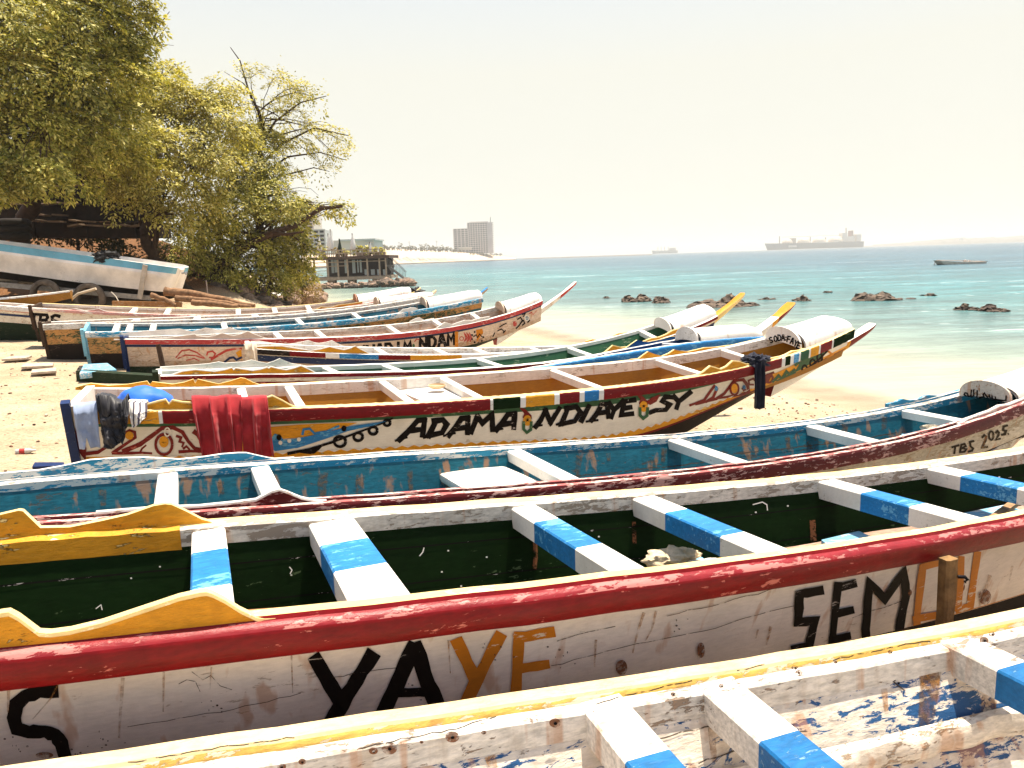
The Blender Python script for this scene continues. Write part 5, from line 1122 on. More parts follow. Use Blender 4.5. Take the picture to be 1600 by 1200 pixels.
# ------------------------------------------------------------------ white motorboat on its trailer
def motorboat():
    Y0 = 26.0
    root = thing('motorboat', at(140,470,Y0+1), 'white motorboat with light blue rim standing on a trailer under the trees', 'boat')
    top = [(-95,369),(-50,375),(0,381),(50,388),(100,395),(180,405),(240,413.5),(272,418),(284,421)]
    bot = [(-95,412),(-50,419),(0,425),(50,432),(100,439),(180,449),(240,455.5),(262,457),(270,452)]
    us = np.linspace(0, 1, 46)
    def lerp(pl, f):
        x = f*(len(pl)-1); i = min(int(x), len(pl)-2); g = x-i
        return (pl[i][0]+(pl[i+1][0]-pl[i][0])*g, pl[i][1]+(pl[i+1][1]-pl[i][1])*g)
    m = MB(); rows = []
    for f in us:
        bow = float(sstep(.72, 1, f)); hb = 1.05*(1-.88*bow**1.4); yn = Y0+1.05-hb; a = at(*lerp(top, f), yn); b = at(*lerp(bot, f), yn)
        yc = Y0+1.05; z0, z1 = a[2], b[2]; x0, x1 = a[0], b[0]
        r = []
        for w, fl in ((0,0),(.25,.0),(.34,-.02),(.52,.035),(.56,.06),(1,.16)):
            fl *= min(1, hb); r.append((x0+(x1-x0)*w, yc-hb+fl, z0+(z1-z0)*w))
        kz = z1-.30*(1-bow)-.02
        r.append((x1, yc-min(.12,hb*.5), kz)); r.append((x1, yc+min(.12,hb*.5), kz))
        for w, fl in ((1,.16*min(1,hb)),(.56,.06*min(1,hb)),(.52,.035*min(1,hb)),(.34,-.02),(.25,.0),(0,0)): r.append((x0+(x1-x0)*w, yc+hb-fl, z0+(z1-z0)*w))
        # inside
        dk = -.35*(1-float(sstep(.78,.86,f)))
        r += [(x0, yc+hb*.9, z0+.005), (x0, yc+hb*.85, z0+dk+.002), (x0, yc-hb*.85, z0+dk+.002), (x0, yc-hb*.9, z0+.005)]
        rows.append(r)
    blue, white, dark = 0, 1, 2
    colm = [blue,white,white,white,white,dark,dark,dark,white,white,white,white,blue,white,white,white,white,white]  # below the chine the hull's shade is painted on in the tar colour
    def mi(i, j): return white if (colm[j] == blue and i > 41) else colm[j]
    m.grid(rows, mi, closed=True)
    k = len(rows[0])
    for r_ in (0, len(rows)-1): m.f.append([r_*k+j for j in range(k)]); m.m.append(white)
    pH = paint('motorboat white gelcoat', (.86,.80,.74), amt=.02, rust=.0, dirt=.06, chip=(.4,.34,.28,1), seed=60, rough=.35, bump=.08)
    m.build('hull', [paint('motorboat blue rim', (.16,.42,.56), amt=.05, dirt=.1, chip=(.6,.6,.58,1), seed=61), pH, pTARSHADE], root, 30, recalc=True)
    m = MB(); c = at(284,427,Y0+.3); m.tube([c, (c[0]+.14, c[1], c[2]+.02)], .03, 8); m.tube([(c[0]+.14, c[1]-.05, c[2]-.05), (c[0]+.17, c[1], c[2]+.05), (c[0]+.14, c[1]+.05, c[2]-.05)], .02, 6); m.build('tow_eye', plain('galvanised steel', (.4,.4,.4), .4, .2, 20, .1, .8), root, 60)
    m = MB(); m.grid([[at(*lerp([(-95,389),(283,434)], f), Y0-.005) for f in (0,.0001)]]*2) if False else None
    lump(tuple(at(165,402,Y0+.2)), (.40,.25,.20), 'black_tarpaulin', 'crumpled black tarpaulin on the rim of the white motorboat', 'tarpaulin', fabric('black tarpaulin cloth', (.012,.011,.012), .4, 8, .5), 5, .5, 2.2, rot=.2)
    # trailer
    tr = thing('boat_trailer', at(140,478,Y0+1), 'steel boat trailer with spoked wheels under the white motorboat', 'trailer')
    mG = plain('trailer steel', (.36,.32,.27), .6, .4, 8, .3, .2)
    m = MB()
    for dy in (.15, 1.95): m.beam(at(-60,440,Y0)+np.array([0,dy,0]), at(232,466,Y0)+np.array([0,dy,0]), .10, .16)
    for u in (-30,60,150,225):
        p = at(u,440+(u+60)*.089,Y0); m.beam(p+np.array([0,.2,0]), p+np.array([0,1.9,0]), .09, .1)
    m.build('frame', mG, tr)
    m = MB(); m.beam(at(218,467,Y0-.06), at(227,414,Y0-.06), .15, .06, up=(0,1,0)); m.build('side_post', plain('post steel', (.50,.42,.33), .7, .3, 6, .2), tr)
    for u, v, ns, R, lb in ((75,460,5,.50,1), (143,466,16,.52,2)):
        for dy in (-.12, 2.1):
            c = np.array(at(u,v,Y0))+np.array([0,dy,0]); m = MB(); rows = []
            for i in range(49):
                a = i/48*2*math.pi; rows.append([(c[0]+r*math.cos(a), c[1]+y, c[2]+r*math.sin(a)) for r, y in ((R*.68,-.09),(R*.80,-.115),(R*.93,-.10),(R,-.06),(R,.06),(R*.93,.10),(R*.8,.115),(R*.68,.09))])
            m.grid(rows, 0); wh = m.build('wheel', plain('dusty tyre rubber', (.16,.12,.085), .9, .5, 7, .3), tr, 40, recalc=True)
            m = MB(); rows = []
            for i in range(49):
                a = i/48*2*math.pi; rows.append([(c[0]+r*math.cos(a), c[1]+y, c[2]+r*math.sin(a)) for r, y in ((R*.70,-.08),(R*.62,-.07),(R*.58,-.02),(R*.58,.06),(R*.70,.08))])
            m.grid(rows, 0)
            for s in range(ns):
                a = s/ns*2*math.pi+.2; w = .09 if ns == 5 else .048
                m.beam((c[0]+.05*math.cos(a), c[1]-.05, c[2]+.05*math.sin(a)), (c[0]+R*.63*math.cos(a), c[1]-.06, c[2]+R*.63*math.sin(a)), w, .03, up=(0,1,0))
            m.tube([(c[0], c[1]-.08, c[2]), (c[0], c[1]+.05, c[2])], .075, 14)
            rim = m.build('rim', plain('alloy rim', (.86,.80,.72), .45, .15, 10, .1, 0), wh, 40)
            m = MB(); m.tube([(c[0], c[1]-.01, c[2]), (c[0], c[1]+.02, c[2])], R*.57, 24); m.build('brake_disc', plain('dark brake iron', (.05,.035,.025), .8), wh, 60)
motorboat()
Bs = Boat((-17.6,23.9), 12, 3.75, .45, near=[(0,466),(60,460),(115,453)], hs=.5, fd=.25)
make_boat(Bs, 'skiff', 'small ochre skiff with white rim in front of the trailer wheels', bands=[(1, paint('ochre skiff paint', (.36,.17,.03), amt=.12, rust=.2, dirt=.5, chip=(.2,.09,.03,1), seed=63))], bottom=pTARSHADE, inner=pBEIGE, rail_n=(RAIL(.05,.05,.02,.03), [pWHITE,pWHITE,pWHITE]), rail_f=(RAIL(.05,.05,.02,.03), [pWHITE,pWHITE,pWHITE]), thwarts=[.4], thw_mats=[pBEIGE], thw_split=[(1,0)], transom=pOCHRE, prow=None)
m = MB(); m.beam(at(176,474,25.0), at(284,476,25.2), .10, .16); tag(m.build('ochre_beam', paint('ochre beam paint', (.42,.19,.06), amt=.2, rust=.3, dirt=.6, seed=64)), 'long ochre beam lying behind the pink rimmed boat', 'beam')
m = MB(); m.tube([at(112,467,25.2), at(122,459,25.2), at(150,451,25.2)], .045, 8); tag(m.build('pale_pole', plain('pale pole', (.62,.50,.36), .8)), 'pale pole leaning on the spoked trailer wheel', 'pole')
m = MB(); m.tube([at(174,456,25.3), at(181,463,25.2), at(189,478,25.0)], .012, 5); tag(m.build('line', mROPE), 'thin pale line stretched from the trailer frame', 'rope')
def logp(pts, r, name, label, seed):
    m = MB(); P_ = [np.array(at(*p)) for p in pts]; Q = []; R = []
    for i in range(len(P_)-1):
        for k in range(8): f = k/8; Q.append(P_[i]*(1-f)+P_[i+1]*f)
    Q.append(P_[-1]); 
    for i, q in enumerate(Q): R.append((r[0]+(r[1]-r[0])*i/(len(Q)-1))*(1+.25*mnoise.noise(Vector((i*.5+seed,0,0))))); q[2] += .04*mnoise.noise(Vector((i*.4,seed,2)))
    m.tube(Q, R, 10); return tag(m.build(name, plain('bark', (.26,.14,.07), .9, .55, 9, .8), None, 60), label, 'log')
logp([(258,455,25.4),(320,462,25.4),(398,479,25.2)], (.16,.07), 'log', 'thick pale driftwood log running down from the motorboat to the right', 1)
logp([(275,466,25.2),(330,470,25.1),(392,480,25)], (.11,.06), 'log', 'thinner driftwood log lying below the thick one', 4)
logp([(236,461,25.0),(262,470,25.0),(275,478,25)], (.09,.07), 'log', 'short log stub at the foot of the trailer post', 7)
logp([(300,472,24.8),(345,476,24.8),(372,480,24.8)], (.10,.08), 'log', 'dark stubby log nearest the pink rimmed boat', 9)
m = MB(); m.tube([at(322,438,25.5), at(324,455,25.5), at(325.5,471,25.5)], .018, 6); tag(m.build('thin_pole', plain('grey pole', (.30,.24,.2), .8)), 'thin upright pole in front of the tree trunks', 'pole')
# white wreck panel on the shore rocks
wr = thing('wreck_panel', at(432,474,52), 'white wrecked boat panel with a round hatch lying on the shore rocks', 'wreck')
pw = [at(*p, 52) for p in ((413,473),(424,458),(441,463),(453,468),(451,476),(430,477))]
m = MB(); m.v = [tuple(p) for p in pw]+[(p[0]+.2, p[1]+.5, p[2]+.12) for p in pw]; m.f = [[0,1,2,3,4,5],[11,10,9,8,7,6]]+[[j,(j+1)%6,(j+1)%6+6,j+6] for j in range(6)]; m.m = [0]*8
m.build('panel', pWHITEC, wr, 30, recalc=True); c = np.array(at(434,467,51.9)); m = MB()
m.tube([(c[0]+.22*math.cos(a), c[1], c[2]+.2*math.sin(a)) for a in np.linspace(0, 2*math.pi, 25)], .035, 6); m.build('hatch_ring', pOFFGREY, wr, 60)
# cloth on a far prow
lump(tuple(at(649,457,24.9)), (.24,.2,.15), 'black_cloth', 'black cloth bundled on the prow of the pink rimmed boat', 'cloth', fabric('black tarpaulin cloth', (.012,.011,.012)), 8, .55, 2.0)

# ------------------------------------------------------------------ trees
def leaf_mat(name, c0, c1, c2):
    t = NT(name); g = t.new('ShaderNodeNewGeometry')
    c = t.ramp(g.outputs['Random Per Island'], [(0, c0), (.5, c1), (1, c2)])
    n = t.noise(t.coord('Object'), .7, 3); c = t.mix(1.0, c, t.ramp(n, [(.35,.65),(.65,1.2)]), 'MULTIPLY')
    t.base(c); t.p.inputs['Roughness'].default_value = .55; t.p.inputs['Specular IOR Level'].default_value = .25
    tr = t.new('ShaderNodeBsdfTranslucent'); t.link(t.mix(1.0, c, (1.15,1.1,.5,1), 'MULTIPLY'), tr.inputs[0])
    mx = t.new('ShaderNodeMixShader'); mx.inputs[0].default_value = .36; t.link(t.p.outputs[0], mx.inputs[1]); t.link(tr.outputs[0], mx.inputs[2]); t.link(mx.outputs[0], t.out.inputs[0])
    return t.mat
mLEAF = leaf_mat('acacia leaves', (.12,.135,.018,1), (.38,.36,.06,1), (.74,.64,.20,1))
mLEAF2 = leaf_mat('yellow green leaves', (.16,.16,.022,1), (.50,.45,.09,1), (.80,.70,.27,1))
mDRY = leaf_mat('dry brush leaves', (.18,.12,.04,1), (.26,.18,.07,1), (.34,.25,.12,1))
mBARK = plain('acacia bark', (.045,.024,.013), .9, .5, 6, .6)
mTWIG = plain('dark twig', (.055,.030,.018), .9, .4, 8, .3)
def leaves(clumps, per, wind=(.75,-.15,-.10), leaf=.13, K=9, tw=.75, rng=None):
    """clumps: (centre, (rx,ry,rz), n). Leaflets gathered into drooping sprays, each spray a tilted tapering fan, gaps between them"""
    V = []; wv = np.array(wind)
    for c, r, n in clumps:
        ns = max(2, int(n*per/6.5)); d = rng.normal(size=(ns,3)); d /= np.linalg.norm(d, axis=1)[:,None]
        rad = .35+.68*rng.random(ns)**.6
        C = np.array(c)+d*np.array(r)*rad[:,None]
        N = np.array([0,0,.8])+d*.75+rng.normal(size=(ns,3))*.22; N /= np.linalg.norm(N, axis=1)[:,None]
        U = d*.55+wv+np.array([0,0,-.25])+rng.normal(size=(ns,3))*.25; U -= N*np.sum(U*N, 1)[:,None]; U /= np.linalg.norm(U, axis=1)[:,None]
        S = np.cross(N, U); sz = tw*(.65+.8*rng.random(ns))
        M = K*7
        a = rng.random((ns,M)); b = rng.normal(size=(ns,M))*.26*(1.05-a*.8)
        row = np.round(b*9)/9*.7+b*.3
        P = C[:,None,:]+U[:,None,:]*(a*sz[:,None]*1.25-.4*sz[:,None])[...,None]+S[:,None,:]*(row*sz[:,None]*1.5)[...,None]+N[:,None,:]*((rng.normal(size=(ns,M))*.045-.20*a*a)*sz[:,None])[...,None]
        A = U[:,None,:]*.8+S[:,None,:]*(np.sign(b)*.6+rng.normal(size=(ns,M))*.35)[...,None]+N[:,None,:]*(rng.normal(size=(ns,M))*.28-.1)[...,None]
        A /= np.linalg.norm(A, axis=2)[...,None]
        W_ = np.cross(A, N[:,None,:]+rng.normal(size=(ns,M,3))*.38); W_ /= np.linalg.norm(W_, axis=2)[...,None]+1e-9
        ll = (leaf*(.7+.7*rng.random((ns,M))))[...,None]
        q = P; mid = P+A*ll*.5
        V.append(np.stack([q, mid+W_*ll*.21, P+A*ll, mid-W_*ll*.21], 2).reshape(-1,4,3))
    return np.concatenate(V, 0)
def quads_obj(name, V, mat, parent):
    n = len(V); me = bpy.data.meshes.new(name); l = np.array(parent.location)
    co = (V.reshape(-1,3)-l).astype(np.float32)
    me.vertices.add(n*4); me.vertices.foreach_set('co', co.ravel()); me.loops.add(n*4); me.loops.foreach_set('vertex_index', np.arange(n*4, dtype=np.int32))
    me.polygons.add(n); me.polygons.foreach_set('loop_start', np.arange(0, n*4, 4, dtype=np.int32)); me.polygons.foreach_set('loop_total', np.full(n, 4, dtype=np.int32))
    me.update(calc_edges=True); me.validate(); me.materials.append(mat)
    o = bpy.data.objects.new(name, me); COL.objects.link(o); o.parent = parent; return o
def bend(a, b, n, amp, rnd, sag=0.):
    a = np.array(a); b = np.array(b); L = np.linalg.norm(b-a); o1 = np.array([rnd.uniform(-1,1), rnd.uniform(-1,1), rnd.uniform(-.4,1)])*amp*L
    return [a+(b-a)*f+o1*math.sin(math.pi*f)+np.array([rnd.uniform(-1,1) for _ in range(3)])*amp*L*.12*(0 < f < 1)+np.array([0,0,sag*L*math.sin(math.pi*f)]) for f in np.linspace(0, 1, n)]
def tree(name, label, trunk, r0, clumps, Y, per, seed, leafm=None, leaf=.13, flat=.62, extra_limbs=(), wind=(.75,-.15,-.10), tw=.75, cat='tree', dens_=1.0, depth=.8):
    """trunk: picture points with distance; clumps: (u, v, radius px, dy) at distance Y+dy"""
    rnd = random.Random(seed); rng = np.random.default_rng(seed)
    T = [np.array(at(u, v, y)) for u, v, y in trunk]
    base = T[0].copy(); 
    root = thing(name, base, label, cat)
    m = MB(); n = len(T); rr = [r0*(1-.55*i/(n-1)) for i in range(n)]; Q = []; R = []
    for i in range(n-1):
        for k in range(5): f = k/5; p = T[i]*(1-f)+T[i+1]*f; Q.append(p+np.array([rnd.uniform(-1,1), rnd.uniform(-1,1), 0])*r0*.25*(i+k > 0)); R.append((rr[i]*(1-f)+rr[i+1]*f)*rnd.uniform(.9,1.15))
    Q.append(T[-1]); R.append(rr[-1]); Q[0] = Q[0]-np.array([0,0,.5]); R[0] *= 1.35
    m.tube(Q, R, 10); m.build('trunk', mBARK, root, 60)
    cl = []; lm = MB()
    for u, v, r, dy in clumps:
        c = np.array(at(u, v, Y+dy)); rm = r*(Y+dy)/FPX
        cl.append((c, (rm, rm*depth, rm*flat), rm*rm*dens_))
        src = Q[rnd.randrange(len(Q)//2, len(Q))]
        L = bend(src, c, 8, .12, rnd, .08); w = rr[-1]*rnd.uniform(.35,.55)
        lm.tube(L, [w*(1-.75*k/7) for k in range(8)], 6)
        for _ in range(4):
            e = c+np.array([rnd.gauss(.25,.55)*rm, rnd.gauss(0,.5)*rm*depth, rnd.gauss(.05,.4)*rm*flat]); b_ = bend(L[5], e, 6, .15, rnd, .06); lm.tube(b_, [w*.32*(1-.7*k/5) for k in range(6)], 5)
    for pts, w in extra_limbs:
        P_ = [np.array(at(u, v, y)) for u, v, y in pts]; lm.tube(P_, [w*(1-.75*k/(len(P_)-1)) for k in range(len(P_))], 7)
    lm.build('limbs', mTWIG, root, 60)
    quads_obj('crown', leaves(cl, per, wind, leaf, rng=rng, tw=tw), leafm or mLEAF, root)
    return root
tree('acacia_tree', 'big leafy tree at the top left corner with drooping feathery branches', [(25,400,33.3),(40,340,33),(70,260,31.5),(95,170,30),(110,90,29)], .38,
     [(20,40,85,-2),(95,35,80,-1),(165,45,60,0),(25,120,95,-2),(110,120,85,-1),(180,115,58,0),(30,200,80,-2),(105,200,75,-1),(-40,160,90,-1),(10,262,52,-3),(165,185,55,0),(-50,60,90,0),(60,-40,100,0),(150,-20,70,0),(200,70,42,1),(215,25,34,1),(-60,250,70,-1),(60,265,46,-3),(120,275,36,-1),(-20,270,60,-3),(190,225,40,1)], 29, 190, 21, wind=(.8,-.1,-.22), leaf=.15)
tree('leafy_tree', 'dense yellow green tree with twisted trunk in the middle of the wood', [(300,468,33),(272,440,33),(240,405,33),(226,360,33),(236,320,33)], .34,
     [(250,145,55,1),(205,175,52,0),(290,165,55,1),(330,190,52,1),(225,225,58,-1),(285,230,58,0),(170,250,50,-1),(335,250,48,0),(250,285,52,-1),(190,300,42,-1),(310,305,45,0),(150,205,48,0),(345,145,38,2),(255,110,30,2),(175,135,45,1),(365,205,36,2),(270,335,34,-1),(215,265,40,-2)], 33, 175, 22, leafm=mLEAF2, leaf=.14)
tree('spreading_tree', 'low spreading tree with one long limb reaching out over the shore', [(345,472,36),(335,448,36),(338,425,36),(365,398,36),(400,374,36),(440,362,36)], .33,
     [(395,260,48,1),(420,310,52,0),(370,330,50,-1),(450,330,38,0),(400,385,46,0),(445,385,40,1),(330,370,44,-1),(360,420,36,-1),(430,430,36,0),(465,420,28,1),(300,400,36,-1),(460,360,26,1),(310,340,40,-2),(385,285,40,1),(345,285,42,1),(520,327,20,0),(540,327,13,0),(500,322,13,0),(480,395,20,1),(405,215,36,2),(375,235,40,2)], 36, 165, 23, leaf=.14,
     extra_limbs=[([(345,470,36),(337,435,35.6),(350,408,35.4),(385,382,35.2),(425,364,35.2),(462,352,35.3),(500,326,35.5),(535,322,35.5)], .27), ([(425,364,35.2),(450,366,35),(475,362,35)], .12), ([(345,470,36),(315,440,35.6),(290,425,35.4),(270,405,35)], .2)])
tree('slender_tree', 'slender wind swept tree with thin open crown rising above the others', [(402,330,38),(404,262,38),(408,225,38),(410,190,38),(400,165,38)], .16,
     [(395,110,22,0),(430,122,24,0),(460,138,24,0),(485,150,16,0),(425,160,24,0),(455,178,24,0),(488,196,20,0),(515,205,20,0),(470,222,22,0),(535,220,16,0),(520,240,18,0),(440,225,28,0),(505,262,14,0),(450,268,22,0),(375,110,12,0),(412,198,24,0)], 38, 105, 24, leafm=mLEAF2, leaf=.12, flat=.42, tw=.85,
     extra_limbs=[([(408,220,38),(405,180,38),(388,140,38),(375,95,38),(360,74,38)], .07), ([(408,225,38),(430,190,38),(470,160,38),(510,150,38)], .07), ([(404,262,38),(440,225,38),(490,200,38),(545,212,38)], .08), ([(404,275,38),(450,245,38),(500,238,38),(540,250,38)], .06), ([(402,300,38),(440,275,38),(490,262,38),(515,268,38)], .05), ([(395,150,38),(380,130,38),(350,112,38)], .04)])
tree('dry_bush', 'dry brown brush growing over the shore rocks beneath the trees', [(445,462,44),(446,452,44),(448,440,44)], .10, [(430,440,26,0),(462,448,22,0),(400,452,24,0),(475,432,18,1),(445,418,22,2),(480,455,12,2)], 44, 150, 25, leafm=mDRY, leaf=.14, cat='bush', flat=.8)
tree('dead_tree', 'bare twigs of a dead tree standing up behind the corner tree', [(190,160,36),(205,120,36),(218,85,36),(228,65,36)], .09, [(225,58,5,0)], 36, 3, 26, leafm=mLEAF2, extra_limbs=[([(222,80,36),(240,60,36),(252,35,36),(265,18,36)], .05), ([(238,64,36),(250,55,36),(262,40,36)], .03), ([(214,95,36),(205,70,36),(225,50,36),(232,35,36)], .035), ([(246,46,36),(244,30,36),(248,20,36)], .02)])
mSHADE = leaf_mat('deep shade leaves', (.03,.032,.006,1), (.06,.06,.010,1), (.10,.09,.02,1))  # leaf colours darkened to carry the shade under the trees
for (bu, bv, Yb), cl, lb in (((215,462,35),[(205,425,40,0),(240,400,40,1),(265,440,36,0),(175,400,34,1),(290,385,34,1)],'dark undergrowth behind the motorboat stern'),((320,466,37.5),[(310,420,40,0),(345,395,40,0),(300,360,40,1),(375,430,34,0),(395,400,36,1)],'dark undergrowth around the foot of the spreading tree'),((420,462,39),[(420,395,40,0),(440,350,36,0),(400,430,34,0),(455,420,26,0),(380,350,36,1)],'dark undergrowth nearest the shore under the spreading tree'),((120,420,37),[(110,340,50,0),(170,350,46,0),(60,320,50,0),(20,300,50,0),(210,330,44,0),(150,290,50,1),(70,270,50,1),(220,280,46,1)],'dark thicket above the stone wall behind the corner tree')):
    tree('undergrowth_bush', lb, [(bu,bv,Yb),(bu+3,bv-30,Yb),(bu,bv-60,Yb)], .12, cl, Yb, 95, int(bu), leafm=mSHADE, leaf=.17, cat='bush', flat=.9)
# terraced stone wall in the shade at the left
wl_ = thing('stone_wall', at(60,380,34), 'dark terraced stone wall in the shade of the corner tree', 'wall')
m = MB(); rnd = random.Random(8)
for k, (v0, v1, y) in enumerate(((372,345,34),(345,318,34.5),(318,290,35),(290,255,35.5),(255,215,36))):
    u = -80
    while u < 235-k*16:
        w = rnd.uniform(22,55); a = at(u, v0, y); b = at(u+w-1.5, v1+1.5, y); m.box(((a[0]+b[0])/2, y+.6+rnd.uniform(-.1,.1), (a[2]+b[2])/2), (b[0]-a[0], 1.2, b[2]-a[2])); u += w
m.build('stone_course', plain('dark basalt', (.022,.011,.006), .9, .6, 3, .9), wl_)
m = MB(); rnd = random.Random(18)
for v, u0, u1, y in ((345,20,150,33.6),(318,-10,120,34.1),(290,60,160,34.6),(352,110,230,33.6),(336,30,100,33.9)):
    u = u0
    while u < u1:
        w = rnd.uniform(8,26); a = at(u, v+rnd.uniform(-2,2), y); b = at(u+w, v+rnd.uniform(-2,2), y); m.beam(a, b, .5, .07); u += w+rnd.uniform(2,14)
m.build('lit_edge_slabs', plain('sunlit edge tone', (.22,.15,.095), .9, .5, 2, .5), wl_)  # slabs added in a lighter colour to stand for sunlit course tops
tyre = MB(); c = np.array(at(18,352,31.5))
for q in range(3):
    tyre.tube([(c[0]+.55*math.cos(a), c[1]+.55*math.sin(a), c[2]-.45+q*.28) for a in np.linspace(0, 2*math.pi, 25)], .14, 8)
tag(tyre.build('tyre_stack', plain('old tyre rubber', (.02,.015,.012), .9), None, 60), 'stack of old tyres in front of the dark stone wall at the left edge', 'tyres')
# ------------------------------------------------------------------ rocks
def rock_mat(name, top, dark):
    t = NT(name); geo = t.new('ShaderNodeNewGeometry'); P = geo.outputs['Position']
    n = t.noise(P, 2.2, 6, .7); n2 = t.noise(P, 9, 5, .7)
    c = t.ramp(n, [(.36, dark), (.62, top)]); c = t.mix(.6, c, t.mix(1.0, c, t.ramp(n2, [(.35,.3),(.6,1.25)]), 'MULTIPLY'))
    sep = t.new('ShaderNodeSeparateXYZ'); t.link(P, sep.inputs[0])
    wet = t.ramp(t.math('ADD', sep.outputs['Z'], t.math('MULTIPLY', n, .3)), [(.18, 1.0), (.42, 0.0)])
    c = t.mix(t.math('MULTIPLY', wet, .75), c, (.03,.018,.012,1))
    t.base(c); t.p.inputs['Roughness'].default_value = .85; t.bump(t.math('ADD', n, t.math('MULTIPLY', n2, .5)), .9, .12); return t.mat
mROCK = rock_mat('reef rock', (.20,.14,.095,1), (.04,.024,.018,1))
mSHORE = rock_mat('shore rock', (.40,.26,.17,1), (.08,.042,.028,1))
def reef(u0, u1, vtop, vbase, Y, name, label, seed, mat=None, depth=.5, n=56, pw=1.0, group=None):
    Y = float(on_z((u0+u1)/2, vbase-1, SEA)[1])
    a = at(u0, vbase, Y); b = at(u1, vbase, Y); cx = (a[0]+b[0])/2; rx = (b[0]-a[0])/2; hz = at((u0+u1)/2, vtop, Y)[2]; ry = max(rx*depth, .8); m = MB(); rows = []
    for j in range(24):
        r = []
        for i in range(n):
            x = -1+2*i/(n-1); y = -1+2*j/23; e = max(0, 1-x*x-y*y*.9)**.55
            k = mnoise.ridged_multi_fractal(Vector((x*rx*.55+seed*7, y*ry*.7, seed)), .8, 2.1, 5, .9, 2.0)*.55
            k2 = .5+.5*mnoise.noise(Vector((x*2.6+seed*3, y*1.2, seed*2)))
            r.append((cx+x*rx+.25*mnoise.noise(Vector((x*9,y*7,seed))), Y+ry+y*ry+.25*mnoise.noise(Vector((x*7,y*9,seed+4))), -.3+(hz+.45)*e*(.30+.5*k)*(.55+.65*k2)*pw))
        rows.append(r)
    m.grid(rows); return tag(m.build(name, mat or mROCK, None, 35), label, 'rock', group)
GR_ = 'dark rocks breaking the shallow water'
for q in ((928,966,465,468,46,'low scatter of dark rock left of all the other reef rocks',1),(968,1032,455,473,46,'craggy dark rock with a knobbly peak behind the blue boat',2),(1010,1058,460,475,45,'jagged rock touching the right flank of the knobbly peaked one',3),
          (1072,1202,457,482,43,'broad brown rock mound behind the yellow tipped prow',4),(1180,1236,464,470,47,'thin flat rock just right of the broad mound',5),(1243,1276,458,472,44.5,'small dark triangular rock standing alone',6),
          (1282,1318,455,459,54,'thin awash rock with foam beyond the triangular rock',11),(1333,1450,449,471,45.5,'long craggy rock with the tallest peak at its centre',7),(1450,1480,456,464,47,'low rock in white foam at the end of the tallest reef rock',8),(1504,1548,474,487,40,'low pale topped rock near the right edge',9),(1534,1600,471,489,39.5,'dark double humped rock at the right edge',10)):
    reef(q[0], q[1], q[2]-2, q[3], q[4], 'reef_rock', q[5], q[6], pw=1.05)
# shore rubble beneath the pier and the trees
def boulder_field():
    rnd = random.Random(12); m = MB()
    bm = bmesh.new(); bmesh.ops.create_icosphere(bm, subdivisions=2, radius=1); tv = [v.co.copy() for v in bm.verts]; tf = [[w.index for w in f.verts] for f in bm.faces]; bm.free()
    def put(c, r):
        sd = rnd.random()*50; s3 = (rnd.uniform(.8,1.5), rnd.uniform(.7,1.2), rnd.uniform(.5,.9))
        vs_ = []
        for p in tv:
            k = r*(1+.38*mnoise.fractal(Vector((p.x*1.7+sd, p.y*1.7, p.z*1.7)), .8, 2, 3)); vs_.append((c[0]+p.x*k*s3[0], c[1]+p.y*k*s3[1], c[2]+p.z*k*s3[2]))
        m.add(vs_, tf, rnd.choice((0,0,1)))
    for i in range(300):
        u = rnd.uniform(385,500); Y = rnd.uniform(48,84); v = 476-(Y-48)*.55+rnd.uniform(-6,2)-(u-385)*.03; put(at(u, v, Y), rnd.uniform(.2,.62))
    for i in range(420):
        u = rnd.uniform(462,645); v = 451-(u-470)*.05+rnd.gauss(0,2.0); put(at(u, v, rnd.uniform(97,104)), rnd.uniform(.12,.42)*(1.3 if u > 595 else 1))
    for i in range(230):
        u = rnd.uniform(330,492); Y = rnd.uniform(34,46); x = (u-800)/FPX*Y; z = float(ground(x, Y)); put((x, Y, max(z, 0)+.05), rnd.uniform(.12,.42))
    for i in range(50):
        u = rnd.uniform(598,648); put(at(u, rnd.uniform(439,447), rnd.uniform(104,110)), rnd.uniform(.25,.75))
    tag(m.build('shore_rubble', [mSHORE, mROCK], None, 50), kind='stuff')
boulder_field()
# foam on the water around the reef
def foam():
    t = NT('sea foam'); geo = t.new('ShaderNodeNewGeometry'); P = geo.outputs['Position']
    mp = t.new('ShaderNodeMapping'); mp.inputs['Scale'].default_value = (.5,1.3,1); t.link(P, mp.inputs[0])
    a = t.ramp(t.noise(mp.outputs[0], 1.1, 6, .7), [(.53,0.0),(.62,1.0)])
    t.base((.85,.84,.80,1)); t.p.inputs['Roughness'].default_value = .8; t.link(a, t.p.inputs['Alpha'])
    m = MB(); 
    for u0, u1, Y0, Y1 in ((1270,1340,50,60),(1395,1530,44.5,49),(1060,1210,42.3,45),(960,1065,44.5,47),(1490,1600,39,41.2),(1440,1600,66,74),(1320,1460,44.6,46.5)):
        n = 14; top = []; bo = []
        for i in range(n+1):
            f = i/n; u = u0+(u1-u0)*f; e = math.sin(math.pi*f)**.5
            ym = (Y0+Y1)/2+.4*math.sin(i*1.9); hw = (Y1-Y0)/2*e*(1+.2*math.sin(i*2.7)); x = (u-800)/FPX*ym
            top.append((x, ym+hw, .014)); bo.append((x, ym-hw, .014))
        m.grid([bo, top])
    tag(m.build('sea_foam', t.mat), kind='stuff')
foam()
